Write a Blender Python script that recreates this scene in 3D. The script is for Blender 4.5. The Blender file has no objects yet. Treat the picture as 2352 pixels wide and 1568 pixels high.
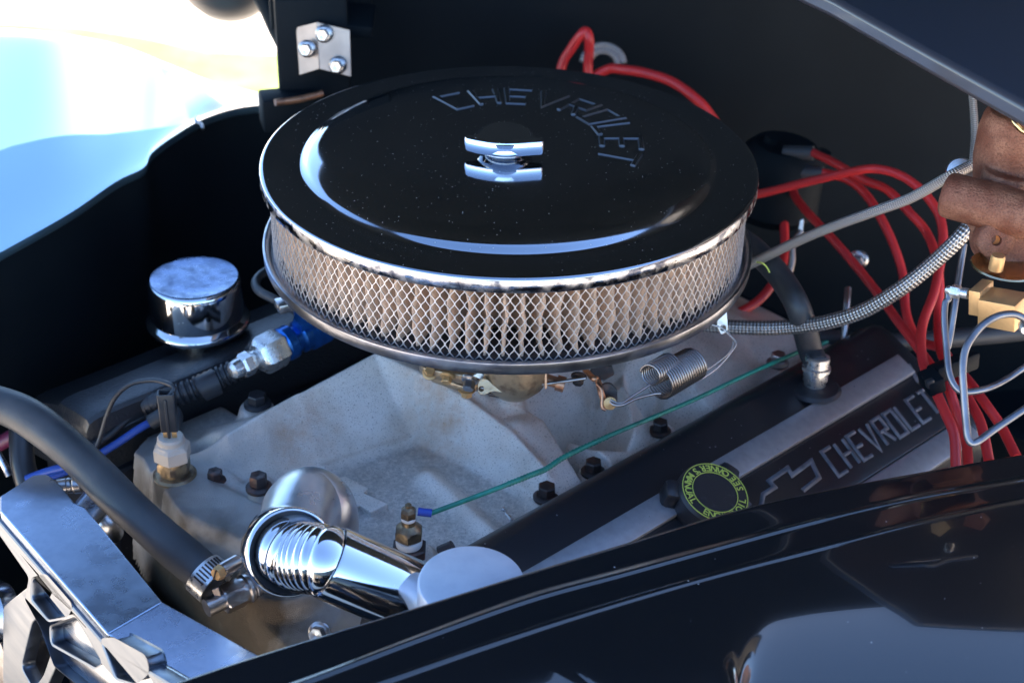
import bpy, bmesh, math, random
import numpy as np
from mathutils import Vector, Matrix, geometry, noise
random.seed(4)
R = math.radians
SC = bpy.context.scene
COL = SC.collection
# ---------------------------------------------------------------- camera
CAM = Vector((.0049, -1.01493, .46889)); PITCH = .5510935; ROLL = .023052; FPX = 3551.18
fw = Vector((0, math.cos(PITCH), -math.sin(PITCH))); rt0 = Vector((1, 0, 0)); up0 = rt0.cross(fw)
rt = rt0*math.cos(ROLL)+up0*math.sin(ROLL); up = up0*math.cos(ROLL)-rt0*math.sin(ROLL)
cd = bpy.data.cameras.new('camera'); cam = bpy.data.objects.new('camera', cd); COL.objects.link(cam)
cam.matrix_world = Matrix(((rt.x, up.x, -fw.x, CAM.x), (rt.y, up.y, -fw.y, CAM.y), (rt.z, up.z, -fw.z, CAM.z), (0, 0, 0, 1)))
cd.sensor_width = 36; cd.lens = FPX*36/2352; cd.clip_start = .02; cd.clip_end = 600
cd.dof.use_dof = True; cd.dof.focus_distance = 1.0; cd.dof.aperture_fstop = 8.5
SC.camera = cam
# ---------------------------------------------------------------- light
SUN_EL, SUN_AZ = R(38), R(34)          # azimuth measured from +Y towards +X
w = bpy.data.worlds.new('World'); SC.world = w; w.use_nodes = True
nt = w.node_tree; sky = nt.nodes.new('ShaderNodeTexSky'); sky.sky_type = 'NISHITA'; sky.sun_disc = False
sky.sun_elevation = SUN_EL; sky.sun_rotation = SUN_AZ
sky.ozone_density = 4.5; sky.dust_density = .3; sky.air_density = 1.0
bg = nt.nodes['Background']; bg.inputs[1].default_value = .085; nt.links.new(sky.outputs[0], bg.inputs[0])
sl = bpy.data.lights.new('sun', 'SUN'); sl.energy = 5.0; sl.angle = R(.5); sl.color = (1, .93, .82)
so = bpy.data.objects.new('sun', sl); COL.objects.link(so)
sd = Vector((math.sin(SUN_AZ)*math.cos(SUN_EL), math.cos(SUN_AZ)*math.cos(SUN_EL), math.sin(SUN_EL)))
so.rotation_euler = sd.to_track_quat('Z', 'Y').to_euler(); so.location = sd*6
SC.view_settings.view_transform = 'Standard'; SC.view_settings.look = 'None'; SC.view_settings.gamma = 1
SC.view_settings.exposure = 2.9
SC.render.engine = 'CYCLES'; SC.cycles.max_bounces = 8; SC.cycles.glossy_bounces = 6; SC.cycles.use_denoising = True
SC.cycles.sample_clamp_indirect = 8
# ---------------------------------------------------------------- picture <-> world helpers
def ray(x, y): return fw+rt*((x-1176)/FPX)-up*((y-784)/FPX)
def U(x, y, z):
    d = ray(x, y); return CAM+d*((z-CAM.z)/d.z)
def DP(x, y, s): return CAM+ray(x, y)*s
def PL(x, y, p, n):
    d = ray(x, y); n = Vector(n); return CAM+d*((Vector(p)-CAM).dot(n)/d.dot(n))
AX = R(43); eS = Vector((math.cos(AX), math.sin(AX), 0)); eT = Vector((-math.sin(AX), math.cos(AX), 0))
def ST(s, t, z=0): return eS*s+eT*t+Vector((0, 0, z))
def st(P): return P.dot(eS), P.dot(eT)
# ---------------------------------------------------------------- materials
def mat(name, col, rough=.5, metal=0, coat=0, n1=None, n2=None, bump=None, spec=None, aniso=0, speck=None, rvar=None, coatr=.03):
    m = bpy.data.materials.new(name); m.use_nodes = True; t = m.node_tree; N = t.nodes; L = t.links
    b = N['Principled BSDF']; b.inputs['Roughness'].default_value = rough; b.inputs['Metallic'].default_value = metal
    b.inputs['Coat Weight'].default_value = coat; b.inputs['Coat Roughness'].default_value = coatr
    if spec is not None: b.inputs['Specular IOR Level'].default_value = spec
    tc = N.new('ShaderNodeTexCoord')
    def nz(scale, lo, hi, det=4, stretch=None):
        n = N.new('ShaderNodeTexNoise'); n.inputs['Scale'].default_value = scale; n.inputs['Detail'].default_value = det
        v = tc.outputs['Object']
        if stretch:
            mp = N.new('ShaderNodeMapping'); mp.inputs['Scale'].default_value = stretch; L.new(v, mp.inputs[0]); v = mp.outputs[0]
        L.new(v, n.inputs['Vector'])
        r = N.new('ShaderNodeMapRange'); r.inputs[1].default_value = lo; r.inputs[2].default_value = hi; L.new(n.outputs['Fac'], r.inputs[0])
        return r.outputs[0], n.outputs['Fac']
    c = N.new('ShaderNodeRGB'); c.outputs[0].default_value = (*col, 1); out = c.outputs[0]
    for q in (n1, n2):
        if q:
            f, _ = nz(q[0], q[2], q[3]); mx = N.new('ShaderNodeMix'); mx.data_type = 'RGBA'
            L.new(f, mx.inputs[0]); L.new(out, mx.inputs[6]); mx.inputs[7].default_value = (*q[1], 1); out = mx.outputs[2]
    ro = None
    if rvar:
        f, _ = nz(rvar[0], .35, .7, 6, rvar[3] if len(rvar) > 3 else None); r = N.new('ShaderNodeMapRange'); r.inputs[3].default_value = rvar[1]; r.inputs[4].default_value = rvar[2]
        L.new(f, r.inputs[0]); ro = r.outputs[0]; L.new(ro, b.inputs['Roughness'])
    if speck:   # (scale, radius, colour) small dust spots
        vo = N.new('ShaderNodeTexVoronoi'); vo.inputs['Scale'].default_value = speck[0]; L.new(tc.outputs['Object'], vo.inputs['Vector'])
        lt = N.new('ShaderNodeMath'); lt.operation = 'LESS_THAN'; L.new(vo.outputs['Distance'], lt.inputs[0])
        sp = N.new('ShaderNodeSeparateColor'); L.new(vo.outputs['Color'], sp.inputs[0])
        pw = N.new('ShaderNodeMath'); pw.operation = 'POWER'; L.new(sp.outputs[0], pw.inputs[0]); pw.inputs[1].default_value = 6
        ml = N.new('ShaderNodeMath'); ml.operation = 'MULTIPLY'; L.new(pw.outputs[0], ml.inputs[0]); ml.inputs[1].default_value = speck[1]
        L.new(ml.outputs[0], lt.inputs[1])
        mx = N.new('ShaderNodeMix'); mx.data_type = 'RGBA'; L.new(lt.outputs[0], mx.inputs[0]); L.new(out, mx.inputs[6]); mx.inputs[7].default_value = (*speck[2], 1); out = mx.outputs[2]
        for inp, v0 in (('Metallic', metal), ('Coat Weight', coat)):
            q = N.new('ShaderNodeMapRange'); q.inputs[3].default_value = v0; q.inputs[4].default_value = 0; L.new(lt.outputs[0], q.inputs[0]); L.new(q.outputs[0], b.inputs[inp])
        q = N.new('ShaderNodeMapRange'); q.inputs[3].default_value = rough; q.inputs[4].default_value = .9; L.new(lt.outputs[0], q.inputs[0])
        if ro: L.new(ro, q.inputs[3])
        L.new(q.outputs[0], b.inputs['Roughness'])
    L.new(out, b.inputs['Base Color'])
    if bump:
        _, f = nz(bump[0], 0, 1, 5, bump[2] if len(bump) > 2 else None); bp = N.new('ShaderNodeBump'); bp.inputs['Strength'].default_value = bump[1]; bp.inputs['Distance'].default_value = .001
        L.new(f, bp.inputs['Height']); L.new(bp.outputs[0], b.inputs['Normal'])
        if len(bump) > 3 and bump[3]: L.new(bp.outputs[0], b.inputs['Coat Normal'])
    return m
M = {}
M['chrome_lid'] = mat('polished_chrome_lid', (.42, .44, .48), .05, 1, rvar=(9, .05, .15), speck=(480, .17, (.36, .35, .34)), bump=(6, .03))
M['letteredge'] = mat('letter_edge_painted_glint', (.13, .135, .15), .35, .8)  # grey letter sides stand in for reflections along the bevels
M['chrome'] = mat('chrome', (.72, .73, .76), .06, 1, rvar=(60, .04, .12), speck=(300, .12, (.5, .5, .5)))
M['chrome_worn'] = mat('worn_chrome', (.6, .6, .62), .2, 1, n1=(90, (.13, .14, .18), .5, .62), rvar=(120, .08, .5), bump=(260, .12))
M['capdust'] = mat('dusty_chrome_cap', (.13, .175, .27), .14, 1, n1=(420, (.28, .33, .42), .60, .72), rvar=(90, .1, .5), bump=(300, .15))
M['zinc'] = mat('zinc_plated_pan', (.45, .46, .5), .28, 1, n1=(60, (.25, .26, .30), .4, .7), bump=(400, .08))
M['wire'] = mat('galvanised_wire', (.62, .6, .6), .42, .75, n1=(120, (.45, .44, .45), .4, .7))
M['paper'] = mat('dusty_filter_paper', (.68, .46, .32), .9, n1=(60, (.48, .36, .28), .35, .7), n2=(500, (.25, .2, .17), .55, .8), bump=(500, .4))
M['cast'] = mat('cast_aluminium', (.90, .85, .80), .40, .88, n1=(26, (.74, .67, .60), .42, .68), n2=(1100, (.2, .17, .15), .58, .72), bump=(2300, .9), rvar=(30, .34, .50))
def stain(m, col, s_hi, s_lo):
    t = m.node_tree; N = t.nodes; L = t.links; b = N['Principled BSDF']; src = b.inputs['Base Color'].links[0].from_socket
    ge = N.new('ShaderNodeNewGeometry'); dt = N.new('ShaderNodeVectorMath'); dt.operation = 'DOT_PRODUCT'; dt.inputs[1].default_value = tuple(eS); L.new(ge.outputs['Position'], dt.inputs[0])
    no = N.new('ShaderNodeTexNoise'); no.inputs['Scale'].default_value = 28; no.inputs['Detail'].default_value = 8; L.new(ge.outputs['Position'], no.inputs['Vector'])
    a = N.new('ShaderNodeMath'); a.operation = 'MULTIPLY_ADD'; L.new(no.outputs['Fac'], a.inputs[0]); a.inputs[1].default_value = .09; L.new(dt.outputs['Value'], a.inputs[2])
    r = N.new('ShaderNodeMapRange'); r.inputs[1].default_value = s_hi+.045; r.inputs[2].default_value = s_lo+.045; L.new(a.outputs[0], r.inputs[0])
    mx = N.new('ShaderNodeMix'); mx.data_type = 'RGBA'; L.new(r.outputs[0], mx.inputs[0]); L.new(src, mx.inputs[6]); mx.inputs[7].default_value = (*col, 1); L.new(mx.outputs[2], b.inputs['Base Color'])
def grime_shade(m, ch, col, lo, hi, sc, amt):
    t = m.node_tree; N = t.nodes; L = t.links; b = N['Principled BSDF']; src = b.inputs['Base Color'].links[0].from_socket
    at = N.new('ShaderNodeAttribute'); at.attribute_name = 'grime_shade'; sp = N.new('ShaderNodeSeparateColor'); L.new(at.outputs['Color'], sp.inputs[0])
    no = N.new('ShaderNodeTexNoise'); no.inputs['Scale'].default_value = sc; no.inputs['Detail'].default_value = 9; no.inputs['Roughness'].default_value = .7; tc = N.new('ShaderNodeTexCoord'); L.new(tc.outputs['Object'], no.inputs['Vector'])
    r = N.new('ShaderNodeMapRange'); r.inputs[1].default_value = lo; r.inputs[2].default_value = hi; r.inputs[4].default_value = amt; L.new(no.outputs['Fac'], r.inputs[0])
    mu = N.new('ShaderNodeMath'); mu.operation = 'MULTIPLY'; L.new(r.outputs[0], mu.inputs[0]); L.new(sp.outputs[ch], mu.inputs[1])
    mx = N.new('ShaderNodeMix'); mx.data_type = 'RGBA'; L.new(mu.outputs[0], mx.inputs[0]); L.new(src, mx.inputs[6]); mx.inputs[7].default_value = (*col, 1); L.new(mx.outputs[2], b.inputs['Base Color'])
grime_shade(M['cast'], 0, (.30, .30, .30), .25, .65, 330, .8)  # recess floor: speckled grime, with shade against the walls painted in
grime_shade(M['cast'], 1, (.62, .36, .20), .30, .7, 60, .75)
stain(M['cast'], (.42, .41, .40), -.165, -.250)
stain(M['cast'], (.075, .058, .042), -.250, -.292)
M['castdirt'] = mat('dirty_cast_aluminium', (.30, .28, .255), .6, .3, n1=(30, (.13, .105, .08), .45, .6), n2=(700, (.06, .055, .05), .55, .7), bump=(700, 1.0))
M['machined'] = mat('machined_aluminium', (.38, .45, .57), .3, 1, n1=(240, (.34, .41, .53), .35, .7), rvar=(60, .25, .36, (1, 1, 6)), bump=(420, .03))
M['billet'] = mat('billet_aluminium', (.32, .34, .38), .2, 1, rvar=(20, .14, .34, (1, 1, 12)), bump=(60, .06))
M['billetdark'] = mat('satin_billet_edges', (.17, .19, .225), .34, 1, rvar=(20, .28, .42, (1, 1, 12)), bump=(60, .06))
M['alu'] = mat('bare_aluminium_nut', (.66, .66, .66), .3, .9, rvar=(200, .2, .45), bump=(500, .1))
M['satinalu'] = mat('satin_polished_aluminium', (.50, .54, .60), .3, .9, n1=(90, (.44, .48, .54), .4, .7), rvar=(40, .26, .4), bump=(900, .05))
M['capalu'] = mat('cap_painted_sky_sheen', (.66, .72, .82), .42, .5, n1=(90, (.58, .64, .75), .4, .7), bump=(900, .05))  # the cap's bluish sky reflection is put into this pale colour
M['stripe2'] = mat('grey_raised_lettering', (.16, .17, .195), .45, .2, n1=(150, (.09, .10, .115), .4, .7))
M['blue'] = mat('blue_anodised', (.015, .12, .42), .28, .75, n1=(90, (.01, .07, .25), .45, .65))
M['rubber'] = mat('black_rubber_hose', (.03, .032, .036), .48, 0, n1=(25, (.055, .055, .06), .4, .7), bump=(350, .15), rvar=(18, .38, .62))
M['rubber2'] = mat('black_moulded_rubber', (.02, .021, .025), .4, bump=(300, .1))
M['plastic'] = mat('black_plastic', (.022, .022, .026), .38, n1=(200, (.05, .05, .055), .6, .8))
M['crinkle'] = mat('black_crinkle_paint', (.016, .018, .022), .36, coat=.25, coatr=.25, bump=(420, .7), speck=(260, .10, (.25, .25, .26)))
M['satin'] = mat('black_satin_paint', (.013, .014, .018), .33, coat=.2, coatr=.2, bump=(300, .1), speck=(230, .14, (.3, .3, .3)))
M['stripe'] = mat('silver_grey_paint', (.32, .33, .36), .38, .5, n1=(150, (.27, .28, .305), .4, .7), speck=(200, .12, (.05, .05, .05)))
M['bodyblack'] = mat('black_gloss_car_paint', (.006, .007, .009), .12, 0, 1.0, speck=(170, .085, (.40, .37, .36)), bump=(3, .1), coatr=.02)
M['fender'] = mat('fender_painted_sky_reflection', (.17, .31, .42), .36, .85, 1.0, coatr=.04)  # bright sky reflection of the dark fender, put into its base colour
M['bay'] = mat('black_engine_bay_paint', (.0040, .0070, .0100), .6, spec=.10, n1=(12, (.0055, .0088, .012), .45, .7))
M['cowl'] = mat('dusty_black_cowl_paint', (.035, .038, .05), .3, 0, .8, speck=(60, .12, (.32, .33, .34)), coatr=.08)
M['red'] = mat('red_silicone_wire', (.62, .03, .028), .38, n1=(30, (.5, .025, .03), .4, .7), bump=(200, .05))
M['rust'] = mat('rusty_cast_iron', (.15, .046, .024), .6, .1, n1=(70, (.26, .115, .07), .42, .66), n2=(900, (.09, .03, .015), .45, .75), bump=(700, 1.0))
M['rustorange'] = mat('orange_rust', (.55, .17, .04), .8, bump=(300, .8))
M['brass'] = mat('brass', (.60, .36, .16), .42, .6, n1=(40, (.45, .27, .12), .4, .65), bump=(500, .15))
M['brassold'] = mat('tarnished_brass', (.30, .22, .13), .42, .8, n1=(150, (.15, .11, .08), .45, .65), bump=(300, .3))
M['goldzinc'] = mat('yellow_zinc', (.62, .46, .22), .22, 1, n1=(30, (.5, .4, .28), .4, .6))
M['carb'] = mat('carburettor_dichromate', (.42, .32, .22), .4, .8, n1=(130, (.2, .14, .1), .5, .7), bump=(500, .3))
M['copper'] = mat('copper_linkage', (.55, .28, .16), .35, .8, n1=(100, (.3, .15, .1), .5, .7))
M['steel'] = mat('steel', (.46, .44, .44), .28, 1, n1=(80, (.3, .26, .24), .5, .7), bump=(300, .1))
M['spring'] = mat('spring_steel', (.27, .245, .24), .3, 1, n1=(60, (.25, .2, .18), .45, .7))
M['boltdark'] = mat('dark_oxide_bolt', (.05, .04, .04), .42, .6, n1=(120, (.12, .06, .045), .5, .7), bump=(300, .3))
M['ceramic'] = mat('tan_ceramic_plug', (.52, .44, .36), .55, 0, n1=(60, (.36, .30, .25), .45, .7), bump=(200, .1))
M['tape'] = mat('white_thread_tape', (.75, .75, .74), .6)
M['green'] = mat('green_wire', (.02, .24, .17), .4, n1=(90, (.015, .15, .11), .45, .7))
M['bluewire'] = mat('blue_wire', (.02, .06, .30), .35)
M['bluecrimp'] = mat('blue_crimp_sleeve', (.02, .06, .36), .35)
M['print'] = mat('yellow_print', (.62, .68, .12), .5)
M['tubemetal'] = mat('brake_line_steel', (.20, .21, .24), .28, .8, n1=(60, (.12, .13, .16), .4, .7))
M['plate'] = mat('galvanised_hinge_plate', (.36, .30, .27), .4, .75, n1=(40, (.26, .22, .2), .4, .7))
M['grass'] = mat('grass_ground', (.20, .30, .045), .9, n1=(9, (.26, .28, .09), .4, .7), bump=(60, .5))
M['concrete'] = mat('pale_concrete', (.66, .54, .42), .85, n1=(2, (.46, .42, .36), .4, .7), bump=(80, .3))
M['stucco'] = mat('pink_stucco', (.62, .36, .30), .85, n1=(3, (.56, .34, .29), .4, .7))
M['pane'] = mat('window_glass', (.10, .16, .20), .1)
M['redglass'] = mat('dark_red_enamel', (.30, .02, .02), .15, coat=1)
M['aircon'] = mat('purple_hose', (.12, .02, .05), .4)
def braid(uf=7, vf=180, dark=.12, nm='stainless_braid'):
    m = bpy.data.materials.new(nm); m.use_nodes = True; t = m.node_tree; N = t.nodes; L = t.links; b = N['Principled BSDF']
    uv = N.new('ShaderNodeUVMap'); sx = N.new('ShaderNodeSeparateXYZ'); L.new(uv.outputs[0], sx.inputs[0])
    def mth(op, a, c=None):
        n = N.new('ShaderNodeMath'); n.operation = op
        for i, v in enumerate((a, c)):
            if v is None: continue
            if isinstance(v, (int, float)): n.inputs[i].default_value = v
            else: L.new(v, n.inputs[i])
        return n.outputs[0]
    a = mth('MULTIPLY', sx.outputs[0], 2*math.pi*uf); v = mth('MULTIPLY', sx.outputs[1], 2*math.pi*vf)
    s1 = mth('SINE', mth('ADD', a, v)); s2 = mth('SINE', mth('SUBTRACT', a, v)); h = mth('MULTIPLY', s1, s2)
    h = mth('ADD', mth('MULTIPLY', h, .5), .5)
    mx = N.new('ShaderNodeMix'); mx.data_type = 'RGBA'; L.new(h, mx.inputs[0]); mx.inputs[6].default_value = (dark, dark*.9, dark*.85, 1); mx.inputs[7].default_value = (.72, .66, .62, 1)
    L.new(mx.outputs[2], b.inputs['Base Color']); b.inputs['Metallic'].default_value = .85; b.inputs['Roughness'].default_value = .33
    bp = N.new('ShaderNodeBump'); bp.inputs['Distance'].default_value = .0008; bp.inputs['Strength'].default_value = .9; L.new(h, bp.inputs['Height']); L.new(bp.outputs[0], b.inputs['Normal'])
    return m
M['braid'] = braid()
M['braid2'] = braid(9, 300, .22, 'fine_stainless_braid')
# ---------------------------------------------------------------- object helpers
ORG = {}
def thing(name, label, cat, loc, group=None, kind=None):
    o = bpy.data.objects.new(name, None); COL.objects.link(o); o.location = loc; ORG[o] = Vector(loc)
    o.empty_display_size = .02; o['label'] = label; o['category'] = cat
    if group: o['group'] = group
    if kind: o['kind'] = kind
    return o
def mesh(name, vs, fs, m, parent=None, smooth=True, label=None, cat=None, group=None, kind=None, uv=None, auto=35):
    vs = [Vector(v) for v in vs]
    if parent is not None: org = ORG[parent]
    else:
        xs = [v.x for v in vs]; ys = [v.y for v in vs]; zs = [v.z for v in vs]
        org = Vector(((min(xs)+max(xs))/2, (min(ys)+max(ys))/2, min(zs)))
    me = bpy.data.meshes.new(name); me.from_pydata([v-org for v in vs], [], fs); 
    bm = bmesh.new(); bm.from_mesh(me); bmesh.ops.recalc_face_normals(bm, faces=bm.faces); 
    if auto and smooth:
        for e in bm.edges:
            if len(e.link_faces) == 2 and e.calc_face_angle(0) > R(auto): e.smooth = False
    bm.to_mesh(me); bm.free()
    me.materials.append(M[m])
    if smooth: me.polygons.foreach_set('use_smooth', [True]*len(me.polygons))
    if uv:
        ul = me.uv_layers.new(name='UVMap')
        for l in me.loops: ul.data[l.index].uv = uv[l.vertex_index]
    o = bpy.data.objects.new(name, me); COL.objects.link(o)
    if parent is not None:
        o.parent = parent; ORG[o] = org
    else:
        o.location = org; ORG[o] = org
    if label: o['label'] = label
    if cat: o['category'] = cat
    if group: o['group'] = group
    if kind: o['kind'] = kind
    return o
class B:
    """collects geometry for one mesh"""
    def __init__(s): s.v = []; s.f = []
    def add(s, v, f):
        k = len(s.v); s.v += [Vector(p) for p in v]; s.f += [tuple(i+k for i in q) for q in f]; return s
def basis(d):
    d = Vector(d).normalized(); a = Vector((0, 0, 1)) if abs(d.z) < .9 else Vector((1, 0, 0))
    x = a.cross(d).normalized(); return x, d.cross(x), d
def lathe(prof, c=(0, 0, 0), d=(0, 0, 1), n=48, hexa=None, a0=0, cap=True):
    """prof list of (r, h); if hexa the listed profile indices are hexagonal"""
    x, y, z = basis(d); c = Vector(c); v = []; f = []
    for i, (r, h) in enumerate(prof):
        for k in range(n):
            a = 2*math.pi*k/n+a0
            rr = r
            if hexa and i in hexa:
                q = (a-a0) % (math.pi/3)-math.pi/6; rr = r/math.cos(q)*math.cos(math.pi/6)
            v.append(c+x*(rr*math.cos(a))+y*(rr*math.sin(a))+z*h)
    for i in range(len(prof)-1):
        for k in range(n):
            k2 = (k+1) % n; f.append((i*n+k, i*n+k2, (i+1)*n+k2, (i+1)*n+k))
    if not cap: return v, [q for q in f]+[((len(prof)-1)*n+k, (len(prof)-1)*n+(k+1) % n, (k+1) % n, k) for k in range(n)]
    if prof[0][0] > 1e-6: f.append(tuple(range(n))[::-1])
    if prof[-1][0] > 1e-6: f.append(tuple((len(prof)-1)*n+k for k in range(n)))
    return v, f
def catmull(P, sub=8):
    P = [Vector(p) for p in P]
    if len(P) == 2: return [P[0].lerp(P[1], i/sub) for i in range(sub+1)]
    Q = [P[0]*2-P[1]]+P+[P[-1]*2-P[-2]]; out = []
    for i in range(1, len(Q)-2):
        a, b, c, d = Q[i-1:i+3]
        for k in range(sub):
            t = k/sub; out.append(.5*((2*b)+(c-a)*t+(2*a-5*b+4*c-d)*t*t+(3*b-a-3*c+d)*t**3))
    out.append(Q[-2]); return out
def sweep(path, r, n=14, cap=True):
    """path points, r constant or function of (arc length, total)"""
    v = []; f = []; uv = []; L = [0]
    for i in range(1, len(path)): L.append(L[-1]+(path[i]-path[i-1]).length)
    T = [(path[min(i+1, len(path)-1)]-path[max(i-1, 0)]).normalized() for i in range(len(path))]
    x, y, _ = basis(T[0])
    for i, p in enumerate(path):
        x = (x-T[i]*x.dot(T[i])).normalized(); y = T[i].cross(x)
        rr = r(L[i], L[-1]) if callable(r) else r
        for k in range(n+1):
            a = 2*math.pi*k/n; v.append(p+x*(rr*math.cos(a))+y*(rr*math.sin(a))); uv.append((k/n, L[i]))
    m = n+1
    for i in range(len(path)-1):
        for k in range(n): f.append((i*m+k, i*m+k+1, (i+1)*m+k+1, (i+1)*m+k))
    if cap:
        f.append(tuple(range(n))[::-1]); f.append(tuple((len(path)-1)*m+k for k in range(n)))
    return v, f, uv
def tube(name, pts, r, m, parent=None, sub=10, n=14, **kw):
    v, f, uv = sweep(catmull(pts, sub), r, n)
    o = mesh(name, v, f, m, parent, auto=50, uv=uv if m.startswith('braid') else None, **kw)
    if not callable(r) or True:
        bm = bmesh.new(); bm.from_mesh(o.data); 
        if not m.startswith('braid'): bmesh.ops.remove_doubles(bm, verts=bm.verts, dist=1e-6)
        bmesh.ops.recalc_face_normals(bm, faces=bm.faces); bm.to_mesh(o.data); bm.free()
    return o
def plate(outer, holes, o0, ax, ay, depth, bev=.0005):
    """flat plate with holes; outer/holes 2D lists; returns verts, faces"""
    cu = bpy.data.curves.new('tmp', 'CURVE'); cu.dimensions = '2D'; cu.fill_mode = 'BOTH'; cu.extrude = depth/2; cu.bevel_depth = bev; cu.bevel_resolution = 1; cu.offset = -bev
    for L in [outer]+list(holes):
        s = cu.splines.new('POLY'); s.points.add(len(L)-1); s.use_cyclic_u = True
        for i, p in enumerate(L): s.points[i].co = (p[0], p[1], 0, 1)
    ob = bpy.data.objects.new('tmp', cu); me = ob.to_mesh()
    ax = Vector(ax).normalized(); ay = Vector(ay).normalized(); az = ax.cross(ay); o0 = Vector(o0)
    v = [o0+ax*p.co.x+ay*p.co.y+az*p.co.z for p in me.vertices]; f = [tuple(p.vertices) for p in me.polygons]
    ob.to_mesh_clear(); bpy.data.objects.remove(ob); bpy.data.curves.remove(cu)
    return v, f
def rounded(P, r, n=4):
    out = []; P = [Vector((p[0], p[1])) for p in P]; k = len(P)
    for i in range(k):
        a, b, c = P[i-1], P[i], P[(i+1) % k]; d1 = (a-b); d2 = (c-b); q = min(r, d1.length*.45, d2.length*.45)
        s = b+d1.normalized()*q; e = b+d2.normalized()*q
        for j in range(n+1):
            t = j/n; out.append(s*(1-t)**2+b*2*t*(1-t)+e*t*t)
    return out
def box(c, sx, sy, sz, ax=(1, 0, 0), ay=(0, 1, 0), bev=.0):
    ax = Vector(ax).normalized(); ay = Vector(ay).normalized(); az = ax.cross(ay).normalized(); c = Vector(c)
    bm = bmesh.new(); bmesh.ops.create_cube(bm, size=1)
    for v in bm.verts: v.co = Vector((v.co.x*sx, v.co.y*sy, v.co.z*sz))
    if bev: bmesh.ops.bevel(bm, geom=bm.edges[:], offset=bev, segments=2, affect='EDGES', profile=.5)
    v = [c+ax*p.co.x+ay*p.co.y+az*p.co.z for p in bm.verts]; f = [tuple(x.index for x in q.verts) for q in bm.faces]; bm.free(); return v, f
def bolt_geo(c, d, r, h, fl=1.45):
    return lathe([(0, 0), (r*fl, 0), (r*fl, h*.18), (r*1.2, h*.3), (r*1.0, h*.34), (r*1.0, h*.34), (r*1.0, h*.9), (r*.9, h), (r*.6, h), (0, h*.94)], c, d, 36, hexa={5, 6, 7})
def bolt(c, d, r, h, m, parent, name='bolt', fl=1.45, label=None):
    v, f = bolt_geo(c, d, r, h, fl); return mesh(name, v, f, m, parent, auto=25, label=label)
GLY = {'C': [[(1, 1), (0, 1), (0, 0), (1, 0)]], 'H': [[(0, 0), (0, 1)], [(1, 0), (1, 1)], [(0, .5), (1, .5)]], 'E': [[(1, 1), (0, 1), (0, 0), (1, 0)], [(0, .5), (.85, .5)]],
       'V': [[(0, 1), (.5, 0), (1, 1)]], 'R': [[(0, 0), (0, 1), (1, 1), (1, .5), (0, .5)], [(.45, .5), (1, 0)]], 'O': [[(0, 0), (0, 1), (1, 1), (1, 0), (0, 0)]],
       'L': [[(0, 1), (0, 0), (1, 0)]], 'T': [[(0, 1), (1, 1)], [(.5, 1), (.5, 0)]]}
def stroke(P, wd, h, F, bv=.14):
    """raised mitred bar along 2D polyline P (list), F maps (x, y, z) to world"""
    b = B(); n = len(P); closed = P[0] == P[-1]; P = [Vector(p) for p in P]
    if closed: P = P[:-1]; n -= 1
    L = []; Rr = []
    for i in range(n):
        a = P[i-1] if (i or closed) else None; c = P[(i+1) % n] if (i < n-1 or closed) else None
        if a is None: d = (c-P[i]).normalized(); q = Vector((-d.y, d.x)); k = 1
        elif c is None: d = (P[i]-a).normalized(); q = Vector((-d.y, d.x)); k = 1
        else:
            d1 = (P[i]-a).normalized(); d2 = (c-P[i]).normalized(); q = (Vector((-d1.y, d1.x))+Vector((-d2.y, d2.x))).normalized(); k = 1/max(.5, q.dot(Vector((-d1.y, d1.x))))
        L.append(q*k); Rr.append(P[i])
    v = []; f = []
    for i in range(n):
        p = Rr[i]; q = L[i]
        for o, z in ((-.5, -.0002), (-.5+bv, h), (.5-bv, h), (.5, -.0002)): v.append(F(p.x+q.x*wd*o, p.y+q.y*wd*o, z))
    for i in range(n if closed else n-1):
        j = (i+1) % n
        for k in range(3): f.append((i*4+k, i*4+k+1, j*4+k+1, j*4+k))
    if not closed: f += [(0, 1, 2, 3), tuple(4*(n-1)+k for k in (3, 2, 1, 0))]
    return v, f
def letter(ch, wdt, hgt, wd, h, F, bv=.14):
    b = B()
    for P in GLY[ch]:
        v, f = stroke([(x*wdt, y*hgt) for x, y in P], wd, h, F, bv); b.add(v, f)
    return b
# ================================================================ setting
def sheet(name, x0, x1, y0, y1, z, m, kind='structure'):
    return mesh(name, [(x0, y0, z), (x1, y0, z), (x1, y1, z), (x0, y1, z)], [(0, 1, 2, 3)], m, kind=kind, smooth=False)
sheet('ground', -150, 150, -150, 150, -.92, 'concrete')
mesh('grass_verge', [U(x, y, -.912) for x, y in ((-300, 130), (-300, 50), (0, 53), (180, 62), (330, 85), (480, 118), (760, 130), (760, 300), (400, 300))], [tuple(range(9))], 'grass', kind='structure', smooth=False)
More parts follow.
